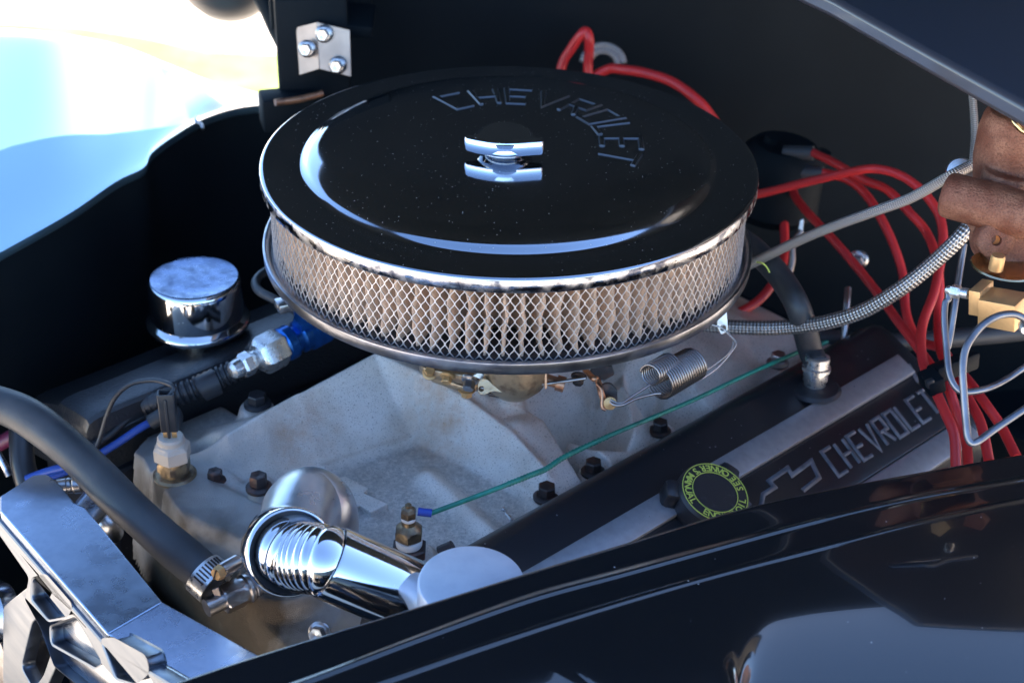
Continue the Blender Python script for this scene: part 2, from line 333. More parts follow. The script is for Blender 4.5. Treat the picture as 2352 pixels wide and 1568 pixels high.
# ---- far fender
FZ = -.095
edge = [(-420, 790, FZ), (-200, 690, FZ), (0, 580, FZ), (160, 490, FZ), (265, 418, FZ), (330, 385, FZ), (348, 352, FZ), (400, 312, FZ), (470, 272, FZ), (560, 246, FZ), (690, 236, FZ)]
sil = [(-420, 110), (-200, 70), (0, 63), (120, 72), (230, 90), (310, 112), (380, 140), (430, 160), (490, 185), (550, 200), (640, 222)]
NR = 26; rows = []
for (ex, ey, ez), (sx, sy) in zip(edge, sil):
    e0 = U(ex, ey, ez); s0 = U(sx, sy, -.06-.07*max(0, min(1, (ex-200)/300))); r = []
    for i in range(NR):
        t = i/(NR-1)
        p = e0.lerp(s0, t); crown = .010*math.sin(math.pi*t)**.8*(min(1, (s0-e0).length/.45))
        p = p+Vector((0, 0, crown-.010*(1-math.exp(-t/.15)))); r.append(p)
    d = Vector((-.35, .94, 0)); d.normalize()
    for k, (a, b) in enumerate(((.03, -.012), (.06, -.04), (.09, -.10), (.10, -.25), (.10, -.6))): r.append(s0+d*a+Vector((0, 0, b)))
    r = [e0+Vector((0, 0, -.009))-d*-.004, e0+Vector((0, 0, -.004))]+r
    rows.append(r)
cols = [catmull([rows[i][j] for i in range(len(rows))], 5) for j in range(len(rows[0]))]
n1 = len(cols[0]); v = [p for c in cols for p in c]; f = [(j*n1+i, j*n1+i+1, (j+1)*n1+i+1, (j+1)*n1+i) for j in range(len(cols)-1) for i in range(n1-1)]
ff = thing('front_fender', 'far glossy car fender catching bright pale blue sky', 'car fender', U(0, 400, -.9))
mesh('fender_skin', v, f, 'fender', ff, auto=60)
# trim clip on the fender lip
tube('lip_clip', [U(452, 268, -.094), U(450, 278, -.094), U(462, 286, -.096), U(466, 296, -.098)], .0016, 'steel', ff)
# inner apron below the fender lip
ap = cols[0]+[U(770, 238, FZ-.02), U(860, 242, FZ-.03), U(1000, 250, FZ-.03)]; v = []; n1 = len(ap)
def smooth_line(c, k):
    return [sum((c[max(0, min(len(c)-1, i+j))] for j in range(-k, k+1)), Vector())/(2*k+1) for i in range(len(c))]
for c, dz, dd in ((ap, 0, 0), (ap, -.02, .001), (smooth_line(ap, 6), -.10, .004), (smooth_line(ap, 8), -.6, .03)):
    for p in c: v.append(p+Vector((-.3*dd, dd, dz)))
f = [(j*n1+i, j*n1+i+1, (j+1)*n1+i+1, (j+1)*n1+i) for j in range(3) for i in range(n1-1)]
mesh('inner_apron', v, f, 'bay', label='dark inner fender apron below the bright far fender', cat='apron panel')
# ---- firewall / bay floor / hood
P0 = ST(.33, -.55, 0); P1 = ST(.33, .30, 0)
def wallp(name, a, b, z0, z1, th, m, label, cat):
    d = (b-a).normalized(); q = Vector((-d.y, d.x, 0))*th
    v = [a+Vector((0, 0, z0)), b+Vector((0, 0, z0)), b+Vector((0, 0, z1)), a+Vector((0, 0, z1))]; v += [p+q for p in v]
    return mesh(name, v, [(0, 1, 2, 3), (4, 5, 6, 7), (0, 1, 5, 4), (1, 2, 6, 5), (2, 3, 7, 6), (3, 0, 4, 7)], m, smooth=False, label=label, cat=cat)
wallp('firewall', ST(.42, -.62), ST(.42, .16), -.6, -.32, -.01, 'bay', 'dark firewall at the back of the engine bay', 'firewall')
# open hood standing behind the bay: a curved panel with pressed ribs
hv = []; nx, ny = 40, 22
HA = Vector((-.155, .37, -.10)); HB = Vector((1.45, .60, -.10))
hood_pf = catmull([Vector((0, y, z)) for y, z in ((.0, -.62), (.0, -.3), (.0, .0), (-.03, .2), (-.12, .33), (-.21, .43), (-.30, .49), (-.40, .55), (-.53, .60))], 4)
ny = len(hood_pf)-1
for j in range(ny+1):
    for i in range(nx+1):
        a = i/nx; zz = hood_pf[j].z
        fl = .13*max(0, min(1, (zz-.02)/.10))+.32*max(0, min(1, (zz-.20)/.14)); p = (HA+Vector((-fl-.058*max(0, min(1, (.10-zz)/.08)), 0, 0))).lerp(HB, a)
        hv.append(Vector((p.x, p.y+hood_pf[j].y, zz)))
hf = [(j*(nx+1)+i, j*(nx+1)+i+1, (j+1)*(nx+1)+i+1, (j+1)*(nx+1)+i) for j in range(ny) for i in range(nx)]
hv2 = [p+Vector((-.01, .02, .0)) for p in hv]; K = len(hv)
hf2 = [tuple(K+i for i in reversed(q)) for q in hf]
rim = [(i, i+1, K+i+1, K+i) for i in range(nx)]+[(ny*(nx+1)+i, K+ny*(nx+1)+i, K+ny*(nx+1)+i+1, ny*(nx+1)+i+1) for i in range(nx)]
rim += [(j*(nx+1), K+j*(nx+1), K+(j+1)*(nx+1), (j+1)*(nx+1)) for j in range(ny)]+[(j*(nx+1)+nx, (j+1)*(nx+1)+nx, K+(j+1)*(nx+1)+nx, K+j*(nx+1)+nx) for j in range(ny)]
hd = thing('raised_hood', 'dark underside of the raised hood filling the background', 'car hood', (.5, .45, -.1))
mesh('hood_panel', hv+hv2, hf+hf2+rim, 'bay', hd)
# hinge tower, plate, arm
ht = thing('hinge_tower', 'black hood hinge tower beside the fender end', 'hinge bracket', U(700, 240, -.1))
c0 = DP(740, 150, 1.33)
v_, f_ = box(DP(722, 180, 1.345), .062, .02, .15, (1, .15, 0), (-.15, 1, 0), .004); mesh('tower_post', v_, f_, 'bay', ht)
v_, f_ = box(DP(760, 40, 1.33), .075, .04, .012, (1, .12, -.12), (0, 1, .2), .003); mesh('tower_shelf', v_, f_, 'bay', ht)
v_, f_ = box(DP(735, -30, 1.36), .09, .02, .09, (1, .12, 0), (-.12, 1, 0), .003); mesh('tower_head', v_, f_, 'bay', ht)
v_, f_ = box(DP(665, 250, 1.34), .05, .03, .03, (1, .3, 0), (-.3, 1, 0), .003); mesh('tower_foot', v_, f_, 'bay', ht)
tube('foot_weld', [DP(632, 236, 1.30), DP(690, 228, 1.31), DP(740, 215, 1.32)], .003, 'copper', ht)
hp = thing('hinge_plate', 'grey galvanised plate with three bolts on hinge tower', 'bracket plate', DP(742, 170, 1.3))
p3 = DP(742, 112, 1.305)
for nm, quad in (('plate_face', [(727, 52), (803, 70), (806, 176), (733, 158)]), ('plate_wing', [(680, 64), (727, 52), (733, 158), (688, 172)])):
    nrm = (0, -1, .25) if nm == 'plate_face' else (-.55, -1, .25)
    base = PL(727, 105, p3, (0, -1, .25)); q = [PL(x, y, base, nrm) for x, y in quad]; nn = Vector(nrm).normalized()*-.004
    mesh(nm, q+[p+nn for p in q], [(0, 1, 2, 3), (7, 6, 5, 4), (0, 4, 5, 1), (1, 5, 6, 2), (2, 6, 7, 3), (3, 7, 4, 0)], 'plate', hp, smooth=False)
for x, y in ((745, 78), (706, 112), (776, 150)):
    bolt(PL(x, y, p3+Vector((0, -.001, 0)), (0, -1, .25)), (-.12, -1, .2), .0052, .009, 'steel', hp, 'hex_bolt')
tube('hinge_arm', [DP(570, -60, 1.38), DP(612, 0, 1.38), DP(640, 60, 1.375), DP(664, 112, 1.37), DP(668, 175, 1.37)], lambda l, L: .0105, 'bay', ht, n=10)
# dark round housing hanging into the frame at the top
v_, f_ = lathe([(.0, -.045), (.02, -.042), (.036, -.03), (.045, -.01), (.047, .01), (.045, .03), (.03, .045), (0, .05)], DP(524, -48, 1.7), (0, -.6, 1), 40)
v_ = [Vector((p.x+(p.x-DP(524, -48, 1.7).x)*.15, p.y, p.z)) for p in v_]
sm = thing('side_mirror', 'rounded black mirror shell hanging at the top edge', 'mirror', DP(524, -48, 1.7)); mesh('mirror_shell', v_, f_, 'rubber2', sm)
tube('mirror_stalk', [DP(524, -48, 1.72), DP(560, -90, 1.72), DP(640, -160, 1.7)], .012, 'rubber2', sm)
# cowl
def slab(name, P, th, m, label, cat, sub=1):
    n = (P[1]-P[0]).cross(P[2]-P[0]).normalized(); n = n if n.z > 0 else -n
    v = P+[p-n*th for p in P]; k = len(P); f = [tuple(range(k)), tuple(range(2*k-1, k-1, -1))]+[(i, (i+1) % k, k+(i+1) % k, k+i) for i in range(k)]
    o = mesh(name, v, f, m, label=label, cat=cat, smooth=True, auto=20)
    bv = o.modifiers.new('bevel', 'BEVEL'); bv.width = .004; bv.segments = 3; return o
cz = .13
slab('cowl_panel', [U(1790, -60, cz), U(1915, -2, cz), U(2130, 118, cz), U(2360, 244, cz-.0), U(2620, 390, cz), U(3300, 330, cz+.02), U(2600, -420, cz+.02)], .014, 'cowl', 'dusty dark cowl panel edge crossing the upper right corner', 'cowl panel')
# dark bay floor under the engine
sheet('engine_bay_floor', -.7, .9, -.5, .7, -.50, 'bay', None)['label'] = 'black floor low under the engine'
bpy.data.objects['engine_bay_floor']['category'] = 'bay floor'
# ---- near fender rail
E0 = [(380, 1572), (590, 1502), (900, 1408), (1210, 1312), (1450, 1240), (1700, 1166), (1950, 1112), (2150, 1075), (2352, 1040), (2600, 1000)]
L1 = [(480, 1640), (700, 1566), (960, 1468), (1215, 1377), (1430, 1318), (1648, 1258), (1877, 1197), (2100, 1145), (2352, 1101), (2600, 1060)]
L2 = [(650, 1640), (870, 1568), (1100, 1488), (1300, 1422), (1525, 1354), (1700, 1306), (1877, 1261), (2100, 1203), (2352, 1147), (2600, 1103)]
zr = -.10; rows = []
for a, b_, c in zip(E0, L1, L2):
    p0, p1, p2 = U(*a, zr), U(*b_, zr-.001), U(*c, zr-.0018)
    d = (p2-p0); d.z = 0; d.normalize(); Z = Vector((0, 0, 1))
    g = (p1-p0).length
    r = [p0-d*.010-Z*.10, p0-d*.006-Z*.02, p0-d*.002-Z*.005, p0-d*.0006-Z*.0016, p0+d*.0012, p0+d*.004, p0.lerp(p1, .5), p1-d*.0075, p1-d*.0040-Z*.0001, p1-d*.0022+Z*.0007, p1+Z*.0011, p1+d*.0012+Z*.0006, p1+d*.0021-Z*.0001, p1+d*.0040-Z*.0002,
         p1.lerp(p2, .55)-Z*.0003, p2-d*.0050, p2-d*.0028+Z*.0001, p2-d*.0008+Z*.0006, p2+d*.0008+Z*.0002, p2+d*.0018-Z*.0004, p2+d*.0036-Z*.0006]
    for k in range(1, 13):
        q = .05*k; r.append(p2+d*(.005+q)+Z*(-.0008-.02*q-1.25*q*q))
    rows.append(r)
cols = [catmull([rows[i][j] for i in range(len(rows))], 8) for j in range(len(rows[0]))]
n1 = len(cols[0]); v = [p for c in cols for p in c]; f = [(j*n1+i, j*n1+i+1, (j+1)*n1+i+1, (j+1)*n1+i) for j in range(len(cols)-1) for i in range(n1-1)]
nf = mesh('fender_rail', v, f, 'bodyblack', auto=80, label='glossy black fender rail with two beads across the foreground', cat='fender rail')
sb = nf.modifiers.new('sub', 'SUBSURF'); sb.levels = sb.render_levels = 1
# ---- building seen only as reflection in the lid
bd = thing('stucco_building', 'pink stucco building with windows mirrored in the lid edge', 'building', (9, -1, -.92))
v_, f_ = box((9.2, -1, 1.0), .3, 12, 3.9, (1, .25, 0), (-.25, 1, 0)); mesh('wall', v_, f_, 'stucco', bd, smooth=False)
for k in range(5):
    c = Vector((9.0, -1, 1.2))+Vector((-.25, 1, 0)).normalized()*(-4.4+k*2.2); v_, f_ = box(c, .06, 1.2, 1.3, (1, .25, 0), (-.25, 1, 0)); mesh('window', v_, f_, 'pane', bd, smooth=False)
# ================================================================ air cleaner
ac = thing('air_cleaner', 'large round chrome air cleaner on the carburettor', 'air cleaner', (0, 0, -.07))
prof = [(0, .0140), (.03, .0140), (.06, .0140), (.09, .0137), (.104, .0130), (.116, .0116), (.126, .0098), (.134, .0078), (.1395, .0060), (.1432, .0042), (.1462, .0018), (.1486, .0004), (.152, 0), (.161, .0002), (.170, .0002), (.1750, .0001), (.1768, -.0004), (.1778, -.0014), (.1776, -.0024), (.1750, -.0026), (.15, -.003), (0, -.003)]
pp = []
for i in range(len(prof)-1):
    q = catmull([Vector((*prof[max(i-1, 0)], 0)), Vector((*prof[i], 0)), Vector((*prof[i+1], 0)), Vector((*prof[min(i+2, len(prof)-1)], 0))], 4)
    pp += [(abs(p.x), p.y) for p in q[4:8]]
pp.append(prof[-1])
v_, f_ = lathe(pp, (0, 0, 0), (0, 0, 1), 220); lid = mesh('lid', v_, f_, 'chrome_lid', ac, auto=75)
v_, f_ = lathe([(.1755, -.0016), (.1776, -.0018), (.1781, -.0030), (.1780, -.0098), (.1774, -.0108), (.1762, -.0112), (.1755, -.0100)], (0, 0, 0), (0, 0, 1), 220, cap=False); mesh('lid_skirt', v_, f_, 'chrome_worn', ac, auto=50)
def lidz(r):
    for (a, za), (b_, zb) in zip(prof, prof[1:]):
        if a <= r <= b_: return za+(zb-za)*(r-a)/(b_-a)
    return 0
word = 'CHEVROLET'
for i, ch in enumerate(word):
    a = R(121-i*17.4); w_, h_ = .0165, .028; r0 = .066
    def F(x, y, z, a=a):
        ang = a-(x-w_/2)/.080; rr = r0+y; return Vector((rr*math.cos(ang), rr*math.sin(ang), lidz(rr)+z))
    bb = letter(ch, w_, h_, .0050, .0011, F, .22); lo_ = mesh('letter', bb.v, bb.f, 'chrome_lid', lid, auto=10); lo_.data.materials.append(M['letteredge'])
    for p_ in lo_.data.polygons:
        if p_.normal.z < .93: p_.material_index = 1
# wing nut shaped like a cross bar with a round centre
wn = thing('wing_nut', 'chrome wing nut with round centre on the lid middle', 'wing nut', (0, 0, .0168))
wc = U(1160, 312, .026)*1; wx, wy = wc.x, wc.y
v_, f_ = lathe([(.0, .0160), (.0105, .0160), (.0150, .0178), (.0185, .0205), (.0200, .0235), (.0188, .0262), (.0192, .0285), (.0195, .0305), (.0180, .0312), (.0165, .0300), (.0105, .0292), (.0100, .0300), (.0095, .0300), (.0088, .0286), (0, .0284)], (wx, wy-.001, -.0030), (0, 0, 1), 64); mesh('nut_body', v_, f_, 'chrome', wn)
v_, f_ = lathe([(0, .0286), (.0082, .0286), (.0082, .0292), (0, .0296)], (wx, wy-.001, -.0030), (0, 0, 1), 32); mesh('nut_emblem', v_, f_, 'redglass', wn)
ol = [(-.0275, -.0120), (-.020, -.0155), (-.010, -.0190), (0, -.0200), (.010, -.0188), (.020, -.0165), (.0270, -.0150), (.0270, -.0085), (.018, -.005), (.0175, .006), (.012, .0145), (.004, .0185), (-.004, .0185), (-.012, .0145), (-.0175, .006), (-.020, -.005), (-.0285, -.0065)]
v_, f_ = plate(rounded(ol, .002), [], (wx, wy, .0238), (1, 0, 0), (0, 1, 0), .0068, .0020); mesh('nut_wing', v_, f_, 'chrome', wn, auto=30)
# pan
v_, f_ = lathe([(0, -.066), (.06, -.066), (.1735, -.0655), (.1745, -.0640), (.1760, -.0618), (.1782, -.0614), (.1793, -.0620), (.1795, -.0630), (.1791, -.0692), (.1787, -.0702), (.1770, -.0706), (.1740, -.0700), (.150, -.076), (.06, -.078), (0, -.078)], (0, 0, 0), (0, 0, 1), 200); mesh('base_pan', v_, f_, 'zinc', ac, auto=50)
# pleated paper
NP = 88; zc = np.linspace(-.0645, -.006, 16); vs = []; fs = []; per = 8
ph = [random.uniform(0, 6.3) for _ in range(NP)]; am = [random.uniform(.2, 1) for _ in range(NP)]
for j, z in enumerate(zc):
    for k in range(NP):
        for q, (da, r) in enumerate(((-.5, .126), (-.20, .131), (-.11, .1640), (-.07, .1674), (.0, .1680), (.07, .1674), (.11, .1640), (.20, .131))):
            wob = (.10*am[k]*math.sin(z*150+ph[k])+.05*math.sin(z*330+ph[k]*2))*(1 if 1 < q < 7 else .15)
            a = 2*math.pi*(k+da+wob)/NP; vs.append((r*math.cos(a), r*math.sin(a), z))
m_ = NP*per
for j in range(len(zc)-1):
    for k in range(m_): fs.append((j*m_+k, j*m_+(k+1) % m_, (j+1)*m_+(k+1) % m_, (j+1)*m_+k))
mesh('filter_element', vs, fs, 'paper', ac, auto=60, label='pleated tan filter paper ring')
v_, f_ = lathe([(.136, -.066), (.1695, -.066), (.1695, -.0638), (.168, -.0632), (.136, -.0615)], (0, 0, 0), (0, 0, 1), 128, cap=False); mesh('filter_seal', v_, f_, 'rubber2', ac)
# expanded metal screen
NC = 168; RS = .1715; bb = B(); zs0 = -.0655; dz = .00515; nrow = 12; hw = .00031; jn = .0011
def cyl(a, z, r): return Vector((r*math.cos(a), r*math.sin(a), z))
def strip(p, q, wa, wb):
    (a0, z0), (a1, z1) = p, q; d = Vector(((a1-a0)*RS, z1-z0)).normalized(); nx_, nz_ = -d.y*wa/RS, d.x*wa
    v = []
    for a, z in ((a0, z0), (a1, z1)):
        for s_, r in ((-1, RS), (1, RS), (1, RS+.0006), (-1, RS+.0006)): v.append(cyl(a+nx_*s_, z+nz_*s_, r))
    bb.add(v, [(0, 1, 5, 4), (1, 2, 6, 5), (2, 3, 7, 6), (3, 0, 4, 7)])
for j in range(nrow):
    for k in range(NC):
        o = .5*(j % 2); a = 2*math.pi*(k+o)/NC; z = zs0+j*dz; ja = noise.noise(Vector((k*.3, j*.3, 0)))*.0006; 
        n_a = 2*math.pi*(k+o+.5)/NC; n_b = 2*math.pi*(k+o-.5)/NC; z2 = z+dz
        strip((a, z-jn), (a, z+jn), hw*1.9, 0)
        if j < nrow-1:
            strip((a, z+jn*.6), (n_a, z2-jn*.6), hw, 0); strip((a, z+jn*.6), (n_b, z2-jn*.6), hw, 0)
mesh('wire_screen', bb.v, bb.f, 'wire', ac, smooth=False, kind='stuff')
# ================================================================ intake manifold (height field in engine axes)
cp = []
def ci(x, y, z): P = U(x, y, z); s, t = st(P); cp.append((s, t, z))
def cs(s, t, z): cp.append((s, t, z))
for a in ((965, 860, -.150), (860, 815, -.151), (760, 868, -.157), (690, 906, -.162), (600, 955, -.169), (520, 1003, -.178), (492, 1062, -.192), (955, 1012, -.200), (850, 1048, -.200), (745, 1085, -.200), (640, 1112, -.200), (560, 1125, -.200),
          (988, 878, -.1515), (1080, 935, -.160), (1180, 1010, -.1715), (1250, 1085, -.184), (1296, 1140, -.1935), (1050, 1052, -.200), (1150, 1108, -.200), (1240, 1162, -.200), (1100, 1250, -.2005), (830, 1145, -.2005), (1000, 1180, -.2005), (1190, 1235, -.2005)): ci(*a)
NCI = len(cp)
for a in ((1095, 888, -.152), (1252, 962, -.169), (1338, 1102, -.193)): ci(*a)
for k, (ds_, dt_) in zip((0, 1, 2), ((.012, .0), (.010, .003), (.006, .004))):
    a = cp[NCI+k]; cs(a[0]+ds_, a[1]+dt_, (-.190, -.236, -.236)[k])
for a in ((1305, 1008, -.187), (1365, 1030, -.185), (1404, 1064, -.193), (1440, 1035, -.196)): ci(*a)
for k in (6, 7): a = cp[NCI+k]; cs(a[0]-.006, a[1]+.001, -.234)
for a in ((-.06, .095, -.236), (-.10, .095, -.236), (-.145, .095, -.236), (-.15, .13, -.236), (-.10, .13, -.236), (-.05, .13, -.236), (-.178, .100, -.200), (-.178, .13, -.203), (-.205, .105, -.199), (-.25, .085, -.200), (-.25, .13, -.202), (-.29, .12, -.204), (-.22, .03, -.2005), (-.24, -.02, -.200),
          (-.055, -.03, -.149), (.0, -.05, -.150), (.0, .05, -.150), (-.05, .045, -.151), (.10, 0, -.15), (.09, .05, -.15), (.09, -.05, -.151), (.0, .095, -.236), (0, .135, -.236), (.1, .135, -.236), (.1, .095, -.236), (.2, .1, -.236), (.2, 0, -.17), (.27, 0, -.21), (.27, .13, -.21), (.27, -.13, -.21), (.2, -.07, -.18),
          (-.028, -.060, -.200), (-.005, -.062, -.205), (-.012, -.078, -.236), (.018, -.080, -.236), (.010, -.098, -.234), (.030, -.066, -.200),
          (.022, -.118, -.186), (.045, -.085, -.172), (.045, -.118, -.197), (.030, -.128, -.199), (-.035, -.128, -.200), (.065, -.095, -.236), (.072, -.108, -.236), (.06, -.070, -.175), (.060, -.126, -.201),
          (.090, -.100, -.172), (.12, -.108, -.176), (.15, -.105, -.182), (.17, -.12, -.2), (.12, -.13, -.198), (.10, -.075, -.160), (-.01, -.134, -.201), (.10, -.134, -.202), (-.10, -.134, -.202), (-.15, -.137, -.202), (.2, -.137, -.204),
          (-.20, -.06, -.2005), (-.20, -.13, -.2015), (-.23, -.11, -.201), (-.285, .02, -.203), (-.29, .06, -.205), (-.292, -.03, -.206), (-.292, -.09, -.208), (-.29, -.137, -.215), (-.305, .13, -.24), (-.306, 0, -.24), (-.310, -.09, -.235), (-.31, -.15, -.26)): cs(*a)
for s in np.linspace(-.34, .3, 9): cs(s, -.165, -.255); cs(s, .165, -.255)
for t in (-.1, 0, .1): cs(-.345, t, -.30)
P2 = [Vector((a, b)) for a, b, _ in cp]
ce = [(0, 1), (1, 2), (2, 3), (3, 4), (4, 5), (5, 6), (0, 7), (7, 8), (8, 9), (9, 10), (10, 11), (0, 12), (12, 13), (13, 14), (14, 15), (15, 16), (7, 17), (17, 18), (18, 19), (6, 11), (16, 19), (12, NCI), (NCI, NCI+1), (NCI+1, NCI+2), (NCI+2, 16), (NCI+3, NCI+4), (NCI+4, NCI+5), (NCI+6, NCI+7), (NCI+7, NCI+8), (NCI+10, NCI+11)]
tri = geometry.delaunay_2d_cdt(P2, ce, [], 0, 1e-6)
tv, tf, to = tri[0], tri[2], tri[3]
def zi(i):
    if to[i]: return cp[to[i][0]][2]
    q = sorted((( (tv[i]-Vector((c[0], c[1]))).length, c[2]) for c in cp))[:2]; return (q[0][1]*q[1][0]+q[1][1]*q[0][0])/(q[0][0]+q[1][0])
zt = [zi(i) for i in range(len(tv))]
ds = .0011; S = np.arange(-.335, .285, ds); T = np.arange(-.150, .150, ds); Zg = np.full((len(S), len(T)), -.25)
for f_ in tf:
    (x0, y0), (x1, y1), (x2, y2) = [tuple(tv[i]) for i in f_]; z0, z1, z2 = [zt[i] for i in f_]
    i0 = max(0, int((min(x0, x1, x2)-S[0])/ds)); i1 = min(len(S), int((max(x0, x1, x2)-S[0])/ds)+2); j0 = max(0, int((min(y0, y1, y2)-T[0])/ds)); j1 = min(len(T), int((max(y0, y1, y2)-T[0])/ds)+2)
    if i1 <= i0 or j1 <= j0: continue
    X, Y = np.meshgrid(S[i0:i1], T[j0:j1], indexing='ij'); dn = (y1-y2)*(x0-x2)+(x2-x1)*(y0-y2)
    if abs(dn) < 1e-12: continue
    a = ((y1-y2)*(X-x2)+(x2-x1)*(Y-y2))/dn; b = ((y2-y0)*(X-x2)+(x0-x2)*(Y-y2))/dn; c = 1-a-b
    mk = (a > -1e-4) & (b > -1e-4) & (c > -1e-4); Zg[i0:i1, j0:j1][mk] = (a*z0+b*z1+c*z2)[mk]
def blur(Z, sig):
    k = int(3*sig/ds); w_ = np.exp(-.5*(np.arange(-k, k+1)*ds/sig)**2); w_ /= w_.sum()
    Zp = np.pad(Z, k, mode='edge'); Zp = np.apply_along_axis(lambda r: np.convolve(r, w_, 'same'), 0, Zp); Zp = np.apply_along_axis(lambda r: np.convolve(r, w_, 'same'), 1, Zp)
    return Zp[k:-k, k:-k]
Zg = blur(Zg, .0012)
SS, TT = np.meshgrid(S, T, indexing='ij')
def seg_d(a, b):
    ax, ay = a; bx, by = b; dx, dy = bx-ax, by-ay; u = np.clip(((SS-ax)*dx+(TT-ay)*dy)/(dx*dx+dy*dy), 0, 1)
    return np.hypot(SS-ax-u*dx, TT-ay-u*dy)
def boss(s, t, r, z, soft=.002, s2=None):
    global Zg
    d = np.hypot(SS-s, TT-t) if s2 is None else seg_d((s, t), s2); k = 1/(1+np.exp(np.clip((d-r)/soft*1.8, -40, 40))); Zg = Zg*(1-k)+np.maximum(Zg, z)*k
def dip(s, t, r, z, soft=.002):
    global Zg
    d = np.hypot(SS-s, TT-t); k = 1/(1+np.exp(np.clip((d-r)/soft*1.8, -40, 40))); Zg = Zg*(1-k)+np.minimum(Zg, z)*k
def sti(x, y, z): return st(U(x, y, z))
def ridge(p, q, h, w_):
    global Zg
    Zg += h*np.exp(-.5*(seg_d(p, q)/w_)**2)
def beads(L, h, w_):
    global Zg
    dm = np.full(SS.shape, 1.0)
    for a_, b_ in zip(L, L[1:]): dm = np.minimum(dm, seg_d(sti(*a_), sti(*b_)))
    Zg += h*np.exp(-.5*(dm/w_)**2)
beads([(745, 1080, -.1985), (850, 1043, -.1985), (945, 1012, -.1985)], .0036, .0026); beads([(970, 1012, -.1985), (1050, 1048, -.1985), (1150, 1102, -.1985), (1235, 1152, -.1985)], .0036, .0026)
beads([(962, 880, -.156), (960, 930, -.175), (957, 1000, -.195)], .006, .0022); beads([(1000, 888, -.154), (1080, 935, -.160), (1180, 1010, -.1715), (1250, 1085, -.184)], .0036, .0034)
beads([(860, 818, -.151), (760, 870, -.157), (690, 908, -.162), (600, 957, -.169), (525, 1003, -.178)], .0026, .0042)
beads([(500, 1075, -.1985), (560, 1118, -.199), (640, 1108, -.1985), (745, 1082, -.1985)], .0015, .0028)
ridge(sti(985, 1098, -.198), sti(1140, 1236, -.198), .0065, .0065)       # floor web
boss(*sti(1183, 895, -.155), .012, -.153, .004)                              # carburettor stud boss
boss(*sti(1183, 960, -.165), .010, -.164, .005)
bs = sti(400, 1092, -.197); boss(*bs, .0185, -.1955, .0012)                  # sensor boss
boss(*sti(590, 925, -.185), .0145, -.187, .0014)                              # rear left bolt boss
boss(*sti(595, 1110, -.196), .010, -.1955, .0012)
boss(*sti(495, 1100, -.199), .0125, -.1985, .001)
boss(*sti(1255, 1140, -.196), .0145, -.197, .0014); boss(*sti(1362, 1080, -.197), .013, -.197, .0014); boss(*sti(1515, 985, -.198), .012, -.197, .0014)
tb = sti(655, 1300, -.19); boss(tb[0], tb[1], .032, -.194, .002)              # water neck pad
boss(*sti(945, 1278, -.198), .017, -.1965, .001)
boss(-.245, -.02, .022, -.194, .003, (-.262, .04)); 
dip(*sti(375, 1110, -.2), .010, -.226, .0016); dip(*sti(470, 1035, -.2), .009, -.215, .003)
Zg += np.array([[noise.noise(Vector((a*55, b*55, 0))) for b in T[::6]] for a in S[::6]]).repeat(6, 0).repeat(6, 1)[:len(S), :len(T)]*.0  # keep grid shape
nz_ = blur(np.random.RandomState(3).randn(*Zg.shape), .004); Zg += nz_/nz_.std()*.00007
_fo = sorted([sti(x, y, -.2) for x, y in ((330, 1050), (352, 1092), (405, 1175), (525, 1335), (590, 1425), (660, 1490), (760, 1570))], key=lambda q: q[1])
_fs = np.interp(TT, [q[1] for q in _fo], [q[0] for q in _fo]); Zg -= np.clip((_fs-SS-.001)*5, 0, .10)
Zg = blur(Zg, .0008)

_d = 0
keep = (np.abs(TT) < .1375) & (SS > _fs-.018) & (TT < .1375-np.maximum(0, -.225-SS)*.55)
V = np.stack([eS.x*SS+eT.x*TT, eS.y*SS+eT.y*TT, Zg], -1).reshape(-1, 3)
nT = len(T); F_ = [(i*nT+j, (i+1)*nT+j, (i+1)*nT+j+1, i*nT+j+1) for i in range(len(S)-1) for j in range(nT-1) if keep[i, j] and SS[i, j] > -.33]
im = thing('intake_manifold', 'bare cast aluminium intake manifold under the air cleaner', 'intake manifold', ST(0, 0, -.25))
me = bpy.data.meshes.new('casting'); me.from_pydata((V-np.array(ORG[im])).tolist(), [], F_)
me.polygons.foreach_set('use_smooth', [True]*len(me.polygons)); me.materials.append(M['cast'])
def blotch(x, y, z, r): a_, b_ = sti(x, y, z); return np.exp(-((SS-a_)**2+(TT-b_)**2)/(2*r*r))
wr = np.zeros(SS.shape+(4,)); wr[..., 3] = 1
flat = 1/(1+np.exp((np.abs(Zg+.2003)-.0022)/.0006))*(SS < -.06)  # level floor mask for the grime and painted shade
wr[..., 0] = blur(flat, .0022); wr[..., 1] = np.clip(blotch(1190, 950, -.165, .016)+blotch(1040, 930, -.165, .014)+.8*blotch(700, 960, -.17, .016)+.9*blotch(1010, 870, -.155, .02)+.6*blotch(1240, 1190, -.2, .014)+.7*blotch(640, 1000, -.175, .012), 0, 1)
ca = me.color_attributes.new('grime_shade', 'FLOAT_COLOR', 'POINT'); ca.data.foreach_set('color', wr.reshape(-1))
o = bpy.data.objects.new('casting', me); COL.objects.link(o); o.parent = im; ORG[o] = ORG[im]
# block / head masses below
for nm, lab, t0, t1, z1 in (('cylinder_head', 'black cylinder head edge beneath the left valve cover', .130, .235, -.224), ('cylinder_head', 'black cylinder head edge beneath the right valve cover', -.245, -.1385, -.230)):
    v_, f_ = box(ST(-.02, (t0+t1)/2, z1-.06), .52, t1-t0, .12, eS, eT, .004); mesh(nm, v_, f_, 'satin', smooth=False, label=lab, cat='cylinder head', group='cylinder heads')
v_, f_ = box(ST(.02, -.1372, -.2015), .40, .0026, .005, eS, eT, .0006); mesh('gasket_edge', v_, f_, 'steel', im, auto=30)
